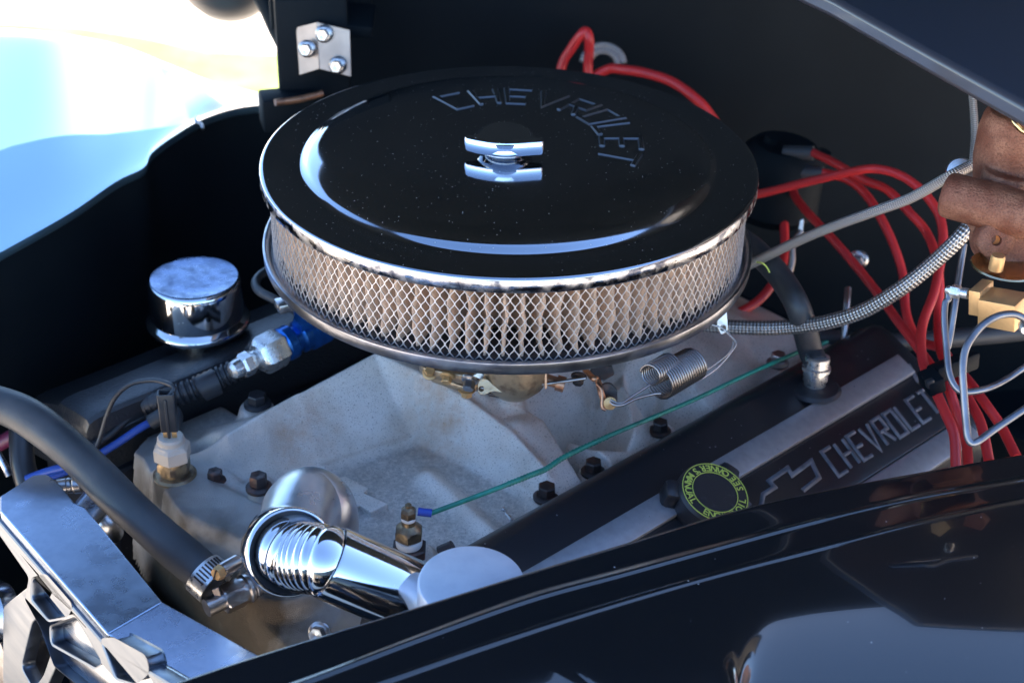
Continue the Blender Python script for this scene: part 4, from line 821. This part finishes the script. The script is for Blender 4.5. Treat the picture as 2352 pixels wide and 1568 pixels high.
sdir = (DP(548, 1290, .99)-DP(498, 1318, .975)).normalized()
v_, f_ = lathe([(0, 0), (.0045, 0), (.0050, .002), (.0050, .014), (.0035, .016), (0, .016)], DP(508, 1310, .980), sdir, 28); mesh('worm_housing', v_, f_, 'steel', hc)
hp_ = DP(500, 1316, .976); v_, f_ = lathe([(0, -.0025), (.0042, -.002), (.0050, 0), (.0050, .003)], hp_, sdir, 28, {1, 2, 3}); mesh('worm_screw', v_, f_, 'brass', hc, auto=25)
v_, f_ = box(hp_-sdir*.0026, .0008, .008, .0008, sdir.cross(Vector((.5, 0, 1))), Vector((.3, 0, 1))); mesh('screw_slot', v_, f_, 'boltdark', hc, smooth=False)
arm('band_tail', [(487, 1352), (502, 1346), (518, 1392), (504, 1400)], .985, .0015, 'plate', (), hc, .0006)
hf_ = thing('heater_hose_fitting', 'dark steel hex fitting joining the clamped hose to the casting', 'pipe fitting', DP(560, 1350, .99))
fd = (DP(590, 1338, 1.0)-DP(500, 1380, .985)).normalized()
v_, f_ = lathe([(.006, -.012), (.006, 0), (.0085, 0), (.0098, .001), (.0098, .013), (.0085, .0145), (.0085, .016), (.0102, .017), (.0102, .019), (.0088, .020), (.0102, .021), (.0102, .023), (.0088, .024), (.0112, .026), (.0112, .034)], DP(512, 1378, .99), fd, 36, {3, 4}); mesh('hex_body', v_, f_, 'steel', hf_, auto=25)
# ================================================================ chrome water neck + flexible hose
wn2 = thing('water_neck', 'polished chrome elbow water neck with ribbed hose and sleeve', 'water neck', U(660, 1300, -.19))
RC = DP(668, 1268, .905); OC = DP(690, 1200, .935); rdir = (RC-DP(705, 1180, .935)); rdir = (DP(730, 1310, .885)-RC).normalized()
rdir = Vector((.40, -.72, -.30)).normalized()
pxm = .905/FPX
def P_(x, y, d): return DP(x, y, d)
DC = DP(690, 1176, .955)
v_, f_ = lathe([(.0240*math.sin(t), -.0246*math.cos(t)) for t in np.linspace(.001, math.pi-.001, 28)], DC, (.2, .3, 1), 56); mesh('elbow_dome', v_, f_, 'satinalu', wn2, auto=80)
el = catmull([U(745, 1275, -.198), U(742, 1250, -.185), DC+Vector((.009, .012, -.010)), DC+Vector((.003, .004, .001)), DC.lerp(RC, .5), RC-Vector((CAM-RC)).normalized()*.008], 10)
v, f, _ = sweep(el, lambda l, L: .0225+.0022*math.sin(math.pi*min(1, l/L)), 56, cap=False); mesh('elbow_riser', v, f, 'satinalu', wn2, auto=80)
tcm = (CAM-RC).normalized(); rdir = (tcm*.93+rt*.24-up*.16).normalized()
v_, f_ = lathe([(.0170, -.036), (.0225, -.030), (.0258, -.018), (.0268, -.006), (.0268, -.001), (.0262, .0012), (.0250, .0016), (.0244, .0006), (.0242, -.004)], RC, rdir, 80, cap=False); mesh('chrome_collar', v_, f_, 'chrome', wn2, auto=60)
v_, f_ = lathe([(.0243, .0002), (.0238, -.0004), (.0215, -.0022), (.0195, -.006), (.0195, -.012), (.0243, -.012)], RC, rdir, 80, cap=False); mesh('collar_seal', v_, f_, 'rubber2', wn2, auto=60)
SA = P_(756, 1290, .896); SB = P_(1010, 1398, .918); sdd = (SB-SA).normalized(); Ls = (SB-SA).length
rp = catmull([RC-rdir*.014-rt*.001, RC-rdir*.005, RC+rdir*.001+sdd*.005, RC.lerp(SA, .62)+rdir*.001, SA-sdd*.002, SA+sdd*.002], 40)
rp = dense(rp, .0004) if False else rp
v, f, _ = sweep(rp, lambda l, L: .0186+.0012*math.sin(2*math.pi*l/.0034), 56, cap=False)
def fine(P, n):
    L = [0]
    for a, b in zip(P, P[1:]): L.append(L[-1]+(b-a).length)
    out = []; j = 0
    for i in range(n):
        t = L[-1]*i/(n-1)
        while j < len(P)-2 and L[j+1] < t: j += 1
        out.append(P[j].lerp(P[j+1], (t-L[j])/max(1e-9, L[j+1]-L[j])))
    return out
v, f, _ = sweep(fine(rp, 170), lambda l, L: .0192+.0018*abs(math.sin(math.pi*l/.0036))**.7, 56, cap=False); mesh('ribbed_hose', v, f, 'chrome', wn2, auto=85)
v_, f_ = lathe([(.0210, .002), (.0212, .0002), (.0216, .0002), (.0220, .002), (.0221, Ls*.5), (.0221, Ls), (.0205, Ls+.001), (0, Ls+.001)], SA, sdd, 72, cap=False); mesh('chrome_sleeve', v_, f_, 'chrome', wn2, auto=60)
v_, f_ = lathe([(0, 0), (.0212, 0), (.0212, .002), (0, .002)], SA+sdd*.0016, sdd, 60); mesh('sleeve_seal', v_, f_, 'rubber2', wn2)
# thermostat pad skirt
v_, f_ = lathe([(.030, -.012), (.030, .0), (.026, .004), (.023, .02)], U(690, 1235, -.192), (0, 0, 1), 48, cap=False); mesh('neck_flange', v_, f_, 'chrome_worn', wn2, auto=60)
v_, f_ = lathe([(0, 0), (.0290, 0), (.0302, -.0006), (.0309, -.0025), (.0309, -.030), (.025, -.033), (0, -.033)], DP(1083, 1334, .880), (.02, -.05, 1), 96)
cpn = thing('filler_cap', 'flat topped silver round cap behind the black fender rail', 'filler cap', DP(1083, 1334, .880)-Vector((0, 0, .03))); mesh('cap_body', v_, f_, 'capalu', cpn, auto=40)
v_, f_ = lathe([(0, 0), (.020, 0), (.020, -.05), (0, -.05)], DP(1083, 1334, .880)-Vector((0, 0, .030)), (0, 0, 1), 48); mesh('cap_neck', v_, f_, 'chrome', cpn)
# ================================================================ billet bracket
ab = thing('alternator_bracket', 'brushed aluminium bracket with milled pockets in the lower left corner', 'bracket', U(60, 1400, -.19))
def strap(q, z, th, nm, bend=None):
    P = [U(x, y, zz) for (x, y), zz in zip(q, z)]; n = (P[1]-P[0]).cross(P[-1]-P[0]).normalized(); n = n if n.z > 0 else -n
    bm = bmesh.new(); vs_ = [bm.verts.new(p-ORG[ab]) for p in P]; fc = bm.faces.new(vs_); ex = bmesh.ops.extrude_face_region(bm, geom=[fc]); bmesh.ops.translate(bm, vec=-n*th, verts=[g for g in ex['geom'] if isinstance(g, bmesh.types.BMVert)])
    bmesh.ops.recalc_face_normals(bm, faces=bm.faces); me = bpy.data.meshes.new(nm); bm.to_mesh(me); bm.free(); me.materials.append(M['machined']); o = bpy.data.objects.new(nm, me); COL.objects.link(o); o.parent = ab; ORG[o] = ORG[ab]
    bv = o.modifiers.new('b', 'BEVEL'); bv.width = .0011; bv.segments = 3; return o
zA = [-.150]*8
strap([(-60, 1178), (-60, 1098), (0, 1138), (76, 1090), (108, 1088), (130, 1103), (172, 1154), (197, 1165), (373, 1381), (246, 1455), (0, 1172), (-60, 1104)][2:11], [-.150]*9, .0085, 'upper_strap')
n0 = U(373, 1381, -.150); n1_ = U(246, 1455, -.150)
def UT(x, y): return PL(x, y, n0, ((U(246, 1455, -.150)-n0).cross(U(594, 1504, -.172)-n0)))
P = [n1_, n0, UT(610, 1512), UT(640, 1600), UT(436, 1562)]; n = (P[1]-P[0]).cross(P[-1]-P[0]).normalized(); n = n if n.z > 0 else -n
o_v = P+[p-n*.0085 for p in P]; o = mesh('lower_strap', o_v, [(0, 1, 2, 3, 4), (9, 8, 7, 6, 5)]+[(i, (i+1) % 5, 5+(i+1) % 5, 5+i) for i in range(5)], 'machined', ab, smooth=False); bv = o.modifiers.new('b', 'BEVEL'); bv.width = .001; bv.segments = 3
g_ = (n1_-U(0, 1172, -.150)).normalized(); nW = g_.cross(Vector((0, 0, 1))).normalized(); nW = nW if nW.y < 0 else -nW; nW = (nW+Vector((0, 0, .25))).normalized()
b0 = n1_+Vector((0, 0, -.0085)); ax_ = g_; ay_ = nW.cross(ax_).normalized()
def w2(x, y): p = PL(x, y, b0, nW)-b0; return (p.dot(ax_), p.dot(ay_))
outl = [(-60, 1140), (0, 1190), (246, 1475), (430, 1585), (430, 1700), (300, 1690), (225, 1610), (128, 1530), (96, 1440), (60, 1375), (70, 1325), (0, 1225), (-60, 1180)]
pk = [[(80, 1330), (112, 1322), (170, 1388), (158, 1412), (116, 1420), (78, 1372)], [(122, 1440), (180, 1420), (238, 1520), (225, 1530), (124, 1474)], [(240, 1470), (268, 1468), (340, 1508), (346, 1537), (316, 1566), (272, 1553)]]
v_, f_ = plate(rounded([w2(x, y) for x, y in outl], .003), [rounded([w2(x, y) for x, y in q], .003) for q in pk], b0-nW*.004, ax_, ay_, .008, .0018); mesh('pocketed_web', v_, f_, 'billetdark', ab, auto=40)
v_, f_ = plate(rounded([w2(x, y) for x, y in outl[2:]+outl[:2]], .003), [], b0-nW*.0085, ax_, ay_, .003, .0005); mesh('web_back', v_, f_, 'billet', ab, auto=40)
o2 = [(-30, 1400), (30, 1352), (74, 1378), (118, 1440), (110, 1500), (66, 1600), (-30, 1640)]
v_, f_ = plate(rounded([w2(x, y) for x, y in o2], .004), [rounded([w2(x, y) for x, y in [(12, 1540), (36, 1440), (70, 1410), (98, 1450), (62, 1560), (40, 1590)]], .005)], b0-nW*.016, ax_, ay_, .008, .001); mesh('lower_arm', v_, f_, 'billetdark', ab, auto=40)
v_, f_ = lathe([(0, 0), (.020, 0), (.021, .002), (.021, .012), (.016, .016), (.016, .03)], PL(20, 1400, b0-nW*.03, nW), nW, 40); mesh('bearing_boss', v_, f_, 'billet', ab)
v_, f_ = lathe([(.03, -.02), (.045, -.018), (.05, 0), (.05, .02), (.02, .022), (0, .022)], PL(20, 1540, b0-nW*.07, nW), nW, 48); mesh('pulley_hub', v_, f_, 'steel', ab)
v_, f_ = lathe([(.0, 0), (.0055, 0), (.0055, .006), (.0048, .0065), (.0055, .007), (.0055, .009), (.0048, .0095), (.0062, .011), (.0062, .015), (.004, .017), (.004, .022), (0, .022)], DP(133, 1118, 1.04), (1, .15, .1), 24); mesh('strap_bolt', v_, f_, 'steel', ab)
o = tube('water_pump_spout', [DP(250, 1120, 1.07), DP(215, 1160, 1.065), DP(190, 1190, 1.06)], .011, 'machined', label='short bright pump spout behind the rubber hose', cat='pipe', n=24)
tube('pump_outlet', [DP(225, 1180, 1.09), DP(245, 1205, 1.09), DP(255, 1225, 1.1)], .009, 'steel', label='grey pump outlet stub below the bright spout', cat='pipe', n=24)
tube('refrigerant_hose', [DP(-60, 1040, 1.2), DP(0, 1017, 1.2), DP(40, 995, 1.2), DP(90, 970, 1.22)], .006, 'aircon', label='dark purple hose at the left picture edge', cat='hose')
tube('grey_post', [DP(48, 980, 1.15), DP(52, 1060, 1.14), DP(70, 1130, 1.13)], .009, 'satin', label='dark post behind the rubber hose at the left edge', cat='post', n=20)
tube('side_tube', [DP(-30, 1010, 1.15), DP(0, 1050, 1.15), DP(22, 1092, 1.15)], .0028, 'chrome_worn', label='short pale metal tube at the far left edge', cat='tube')
tube('blue_hose_wire', [DP(60, 1100, 1.1), DP(110, 1082, 1.1), DP(150, 1072, 1.1), DP(190, 1055, 1.1)], .003, 'bluewire', label='short blue wire just above the bracket corner', cat='wire')
bl = thing('engine_front_cover', 'dark engine front cover below the manifold', 'engine cover', ST(-.36, 0, -.4)); v_, f_ = box(ST(-.325, -.01, -.33), .05, .22, .14, eS, eT, .01); mesh('cover_body', v_, f_, 'satin', bl, auto=30)
# ================================================================ spark plug wires
def swire(pts, lab, r=.0037): tube('spark_plug_wire', [DP(*p) for p in pts], r, 'red', sub=12, n=16, label=lab, cat='spark plug wire', group='red spark plug wires')
swire([(1700, 420, 1.38), (1712, 444, 1.35), (1736, 447, 1.33), (1863, 416, 1.30), (1968, 392, 1.27), (2021, 389, 1.26), (2074, 406, 1.25), (2120, 441, 1.24), (2155, 490, 1.23), (2166, 539, 1.22), (2162, 590, 1.21), (2146, 670, 1.19), (2121, 737, 1.17), (2115, 790, 1.15), (2124, 845, 1.13), (2146, 892, 1.11), (2174, 954, 1.09), (2192, 1001, 1.08), (2196, 1075, 1.07)], 'red wire arching highest from behind the lid, leftmost below clip')
swire([(1863, 349, 1.36), (1916, 374, 1.33), (1960, 400, 1.31), (1990, 416, 1.30), (2039, 437, 1.28), (2091, 490, 1.26), (2127, 532, 1.25), (2150, 590, 1.23), (2158, 660, 1.22), (2155, 730, 1.21), (2158, 790, 1.18), (2170, 828, 1.16), (2199, 870, 1.14), (2230, 926, 1.12), (2254, 976, 1.1), (2272, 1060, 1.08)], 'second red wire just inside the highest arch, third below clip')
swire([(1884, 395, 1.36), (1947, 413, 1.34), (1990, 448, 1.32), (2025, 504, 1.30), (2053, 564, 1.29), (2074, 634, 1.28), (2082, 722, 1.26), (2110, 780, 1.24), (2160, 800, 1.2), (2189, 836, 1.17), (2226, 877, 1.15), (2267, 932, 1.13), (2301, 982, 1.12), (2335, 1050, 1.1)], 'innermost red wire of the arch, rightmost below the clip')
swire([(1815, 420, 1.385), (1826, 450, 1.36), (1840, 470, 1.34), (1860, 494, 1.32), (1916, 553, 1.28), (1968, 613, 1.26), (2021, 680, 1.23), (2056, 729, 1.20), (2099, 785, 1.17), (2135, 835, 1.15), (2174, 883, 1.12), (2195, 939, 1.11), (2217, 1001, 1.1), (2224, 1070, 1.08)], 'straight diagonal red wire running down to the clip')
swire([(1300, 420, 1.44), (1280, 250, 1.43), (1290, 155, 1.42), (1312, 112, 1.41), (1335, 80, 1.40), (1346, 73, 1.40), (1353, 90, 1.40), (1353, 120, 1.41), (1352, 170, 1.42), (1370, 300, 1.43), (1420, 420, 1.44)], 'red wire folded into a sharp peak behind the lid', .0046)
swire([(1330, 260, 1.43), (1352, 190, 1.425), (1395, 160, 1.42), (1430, 160, 1.41), (1490, 170, 1.40), (1550, 192, 1.39), (1612, 240, 1.38), (1665, 310, 1.385), (1735, 372, 1.40)], 'red wire curving low along the back of the lid', .0046)
tube('spark_plug_wire', [DP(1640, 745, 1.30), DP(1725, 702, 1.32), DP(1765, 665, 1.33), DP(1800, 600, 1.36), DP(1800, 480, 1.39)], .004, 'red', label='short dim red wire just right of the pan', cat='spark plug wire', group='red spark plug wires')
for i, (r_a, lb) in enumerate(((48, 'outer'), (34, 'inner'))):
    tube('braided_loop', [DP(1385+r_a*math.cos(a), 150-r_a*.95*math.sin(a), 1.45) for a in np.linspace(3.0, .1, 9)], .0035, 'braid', label=lb+' braided hose loop beside the folded red wire', cat='hose', n=16)
cl = thing('wire_clip', 'black plastic wire loom clip over valve cover end', 'wire clip', DP(2190, 840, 1.13))
a_, b_ = DP(2140, 862, 1.115), DP(2236, 824, 1.14); v_, f_ = box((a_+b_)/2, (a_-b_).length, .013, .012, (b_-a_), (0, .3, 1), .002); mesh('clip_bar', v_, f_, 'bay', cl, auto=30)
v_, f_ = box(DP(2140, 876, 1.105), .013, .018, .013, (1, .2, .35), (-.3, 1, 0), .002); mesh('clip_head', v_, f_, 'bay', cl, auto=30)
v_, f_ = box(DP(2136, 880, 1.097), .006, .004, .007, (1, .2, .35), (-.3, 1, 0), .001); mesh('clip_latch', v_, f_, 'rubber2', cl, auto=30)
# ignition parts in the dark
dc = thing('distributor_cap', 'dark distributor cap half hidden behind the lid', 'distributor cap', DP(1800, 400, 1.4))
v_, f_ = lathe([(0, .03), (.028, .03), (.036, .022), (.040, 0), (.042, -.03), (.035, -.04)], DP(1790, 400, 1.4), (.1, 0, 1), 40); mesh('cap_body', v_, f_, 'bay', dc)
for k in range(5):
    p = DP(1760+k*30, 345+8*k, 1.39+.01*k); v_, f_ = lathe([(.0, .014), (.0065, .014), (.0065, -.014), (0, -.014)], p, (.3, -.1, 1), 18); mesh('cap_tower', v_, f_, 'bay', dc)
tube('wire_boot', [DP(1800, 350, 1.37), DP(1868, 352, 1.36)], .0065, 'rubber', label='grey wire boot at the upper left end of arch', cat='boot')
tube('wire_boot', [DP(1815, 396, 1.37), DP(1890, 398, 1.36)], .0060, 'rubber', label='grey wire boot just below the upper boot', cat='boot')
# ================================================================ braided hoses
tube('braided_hose', [DP(1705, 618, 1.19), DP(1735, 601, 1.18), DP(1863, 540, 1.14), DP(2004, 487, 1.10), DP(2091, 455, 1.08), DP(2179, 406, 1.06), DP(2230, 380, 1.06)], .0038, 'braid2', sub=14, n=24, label='slim braided hose slanting up right from the pan', cat='hose')
tube('braided_hose', [DP(1600, 745, 1.20), DP(1663, 750, 1.19), DP(1740, 753, 1.18), DP(1814, 751, 1.17), DP(1898, 740, 1.15), DP(1986, 712, 1.13), DP(2074, 659, 1.11), DP(2144, 603, 1.10), DP(2197, 553, 1.09), DP(2229, 515, 1.09), DP(2260, 460, 1.1)], .0056, 'braid', sub=14, n=28, label='thick braided steel hose sweeping up to the rusty cylinder', cat='hose')
tube('braided_hose', [DP(2228, 190, 1.12), DP(2233, 215, 1.12), DP(2239, 300, 1.11), DP(2236, 360, 1.1), DP(2234, 420, 1.1)], .0027, 'braid2', sub=14, n=20, label='thin pale vertical hose left of the rusty reservoir', cat='hose')
tube('thread_scrap', [DP(1738, 602, 1.165), DP(1750, 604, 1.16), DP(1760, 612, 1.16), DP(1768, 626, 1.16)], .0006, 'print', label='thin yellow green thread hanging off the slim hose', cat='thread')
tube('heater_pipe', [DP(1880, 775, 1.3), DP(1980, 785, 1.3), DP(2120, 782, 1.3), DP(2360, 760, 1.3)], .008, 'rubber', label='dull dark pipe running level behind the valve cover', cat='pipe')
tube('thin_stay', [DP(1948, 662, 1.28), DP(1944, 710, 1.27), DP(1938, 790, 1.27)], .0028, 'steel', label='short upright grey rod behind the thick braided hose', cat='rod')
tube('pink_wire', [DP(1842, 530, 1.3), DP(1822, 560, 1.3), DP(1820, 600, 1.3), DP(1810, 640, 1.3)], .0026, 'plate', label='short pinkish wire hanging right of the filter', cat='wire')
arm('firewall_tab', [(1836, 505), (1846, 500), (1842, 545), (1830, 548)], 1.32, .004, 'steel'); o = bpy.data.objects['firewall_tab']; o['label'] = 'narrow grey tab hanging above the slim braided hose'; o['category'] = 'metal tab'
bolt(DP(1972, 596, 1.33), (-.4, -1, .2), .006, .01, 'steel', None, 'firewall_bolt'); o = bpy.data.objects['firewall_bolt']; o['label'] = 'small bright bolt head on the dark firewall'; o['category'] = 'bolt'
tube('vacuum_tube', [DP(660, 590, 1.24), DP(625, 615, 1.23), DP(598, 632, 1.22), DP(587, 650, 1.21), DP(598, 670, 1.2), DP(640, 692, 1.19), DP(700, 725, 1.19)], .0036, 'rubber', label='small grey vacuum tube looping left of the pan', cat='tube')
v_, f_ = box(DP(655, 700, 1.16), .014, .014, .008, (1, .5, 0), (-.5, 1, 0), .002); mesh('tube_joiner', v_, f_, 'steel', label='small grey joiner on the vacuum tube by pan', cat='fitting')
v_, f_ = box(DP(688, 722, 1.17), .03, .012, .008, (1, .2, -.3), (-.2, 1, 0), .002)
# ================================================================ master cylinder
mc = thing('master_cylinder', 'rusty cast iron brake master cylinder at the right edge', 'master cylinder', DP(2300, 520, 1.0))
D0 = 1.0; k = D0/FPX; bb = B()
bA = DP(2172, 446, D0); bB = DP(2420, 512, D0-.03); bd_ = (bB-bA).normalized()
bb.add(*lathe([(0, -.001), (.0125, -.001), (.0146, .001), (.0150, .004), (.0150, .09), (0, .09)], bA, bd_, 40))
rc = DP(2335, 340, D0+.01)
bb.add(*lathe([(0, -.036), (.015, -.034), (.024, -.024), (.0265, -.008), (.0265, .012), (.0245, .022), (.0215, .026), (0, .026)], rc, (0, 0, 1), 48))
bb.add(*lathe([(0, -.03), (.016, -.03), (.016, .01), (0, .01)], DP(2305, 430, D0+.002), (.15, .1, 1), 32))
bb.add(*lathe([(0, -.016), (.017, -.015), (.0195, -.010), (.0195, .02), (0, .02)], DP(2305, 548, D0+.006), (.1, -1, .3), 40))
bb.add(*box(DP(2350, 520, D0+.006), .03, .03, .036, (1, 0, -.1), (0, 1, 0), .005))
o = mesh('casting', bb.v, bb.f, 'rust', mc, auto=0)
rm = o.modifiers.new('remesh', 'REMESH'); rm.mode = 'VOXEL'; rm.voxel_size = .0011; rm.use_smooth_shade = True
sm_ = o.modifiers.new('smooth', 'SMOOTH'); sm_.factor = .6; sm_.iterations = 7
pd = Vector((-.05, -1, .35)).normalized(); pc0 = DP(2288, 552, D0-.018)
v_, f_ = lathe([(.0118, -.014), (.0118, .0), (.0108, .0014), (.0034, .0014), (.0030, .0), (.0030, -.003), (0, -.004)], pc0, pd, 48); mesh('port_boss', v_, f_, 'rust', mc, auto=60)
v_, f_ = lathe([(0, -.0028), (.0030, -.0026), (.0030, -.0035)], pc0, pd, 24); mesh('port_plug', v_, f_, 'rustorange', mc)
v_, f_ = lathe([(0, .0), (.0225, .0), (.0235, .0015), (.0225, .003), (.019, .0035), (0, .0035)], rc+Vector((.008, -.004, .026)), (.12, .0, 1), 48); mesh('lid_plate', v_, f_, 'goldzinc', mc, auto=40)
tube('lid_bail', [DP(2322, 262, D0-.02), DP(2330, 280, D0-.03), DP(2345, 298, D0-.03), DP(2370, 310, D0-.03)], .0018, 'goldzinc', mc)
# plate + stud + brass block
bp_ = thing('brass_valve_block', 'machined brass brake valve block under the rusty cylinder', 'brake valve', DP(2300, 740, .98))
pc1 = DP(2306, 612, .985); v_, f_ = lathe([(0, -.001), (.0195, -.001), (.0202, 0), (.0195, .001), (0, .001)], pc1, (.05, .0, 1), 56); v_ = [Vector((pc1.x+(p.x-pc1.x)*1.05, p.y, p.z)) for p in v_]; mesh('round_plate', v_, f_, 'goldzinc', bp_, auto=30)
v_, f_ = lathe([(0, -.002), (.0046, -.002), (.0046, .0), (.0046, .006), (.0040, .008), (0, .008)], DP(2288, 612, .972), (0, 0, 1), 28); mesh('stud', v_, f_, 'brass', bp_)
fx = (DP(2337, 703, .93)-DP(2247, 687, .945)).normalized(); fy = Vector((0, 0, 1)).cross(fx).normalized()
cor = DP(2337, 705, .932)
v_, f_ = box(cor-fx*.0118+fy*.011-Vector((0, 0, .0088)), .0236, .022, .0176, fx, fy, .0006); mesh('block_body', v_, f_, 'brass', bp_, auto=25)
v_, f_ = box(cor-fx*.0275+fy*.012+Vector((0, 0, -.004)), .0075, .020, .0165, fx, fy, .0005); mesh('block_step', v_, f_, 'brass', bp_, auto=25)
v_, f_ = lathe([(0, 0), (.0034, 0), (.0034, .004), (.0028, .0045), (.0044, .006), (.0044, .0105), (.0034, .012), (.0024, .0145), (0, .0145)], cor-fx*.0330+fy*.004+Vector((0, 0, .001)), -fx, 24, {4, 5}); mesh('line_nut', v_, f_, 'alu', bp_, auto=25)
ln0 = cor-fx*.0330+fy*.004+Vector((0, 0, .001))-fx*.013; dn_ = (ln0-CAM).dot(fw)
v_, f_ = lathe([(0, 0), (.0034, 0), (.0034, .006), (.0022, .009), (0, .009)], DP(2352, 745, .925), (-.2, -.9, .1), 24); mesh('line_nut', v_, f_, 'alu', bp_)
tube('brake_line', [ln0+fx*.004, ln0, DP(2178, 686, dn_), DP(2171, 697, dn_), DP(2169, 737, dn_-.002), DP(2174, 799, dn_-.005), DP(2180, 855, dn_-.01), DP(2195, 889, dn_-.012), DP(2217, 900, dn_-.012), DP(2267, 892, dn_-.01), DP(2313, 870, dn_), DP(2370, 832, dn_)], .0021, 'tubemetal', sub=8, n=14, label='grey brake line leaving the brass block nut and dipping right', cat='brake line')
tube('brake_line', [DP(2370, 745, .91), DP(2352, 731, .91), DP(2326, 721, .908), DP(2289, 727, .906), DP(2251, 752, .904), DP(2220, 796, .902), DP(2211, 845, .90), DP(2214, 908, .90), DP(2219, 970, .90), DP(2223, 1004, .90), DP(2232, 1017, .90), DP(2248, 1012, .90), DP(2285, 985, .905), DP(2370, 928, .91)], .0022, 'tubemetal', sub=8, n=14, label='bluish brake line looping in front of the brass block', cat='brake line')
tube('brake_line', [DP(2214, 560, 1.1), DP(2206, 612, 1.1), DP(2196, 680, 1.09), DP(2184, 760, 1.09), DP(2176, 800, 1.09)], .0024, 'tubemetal', sub=8, n=14, label='straight grey line behind the brass block nut', cat='brake line')
v_, f_ = lathe([(0, 0), (.009, .0), (.010, .004), (.009, .010), (0, .011)], DP(2205, 395, 1.08), (-.3, -1, .5), 30); mesh('clevis_cap', v_, f_, 'steel', label='small grey cap tucked above the rusty cylinder nose', cat='cap')
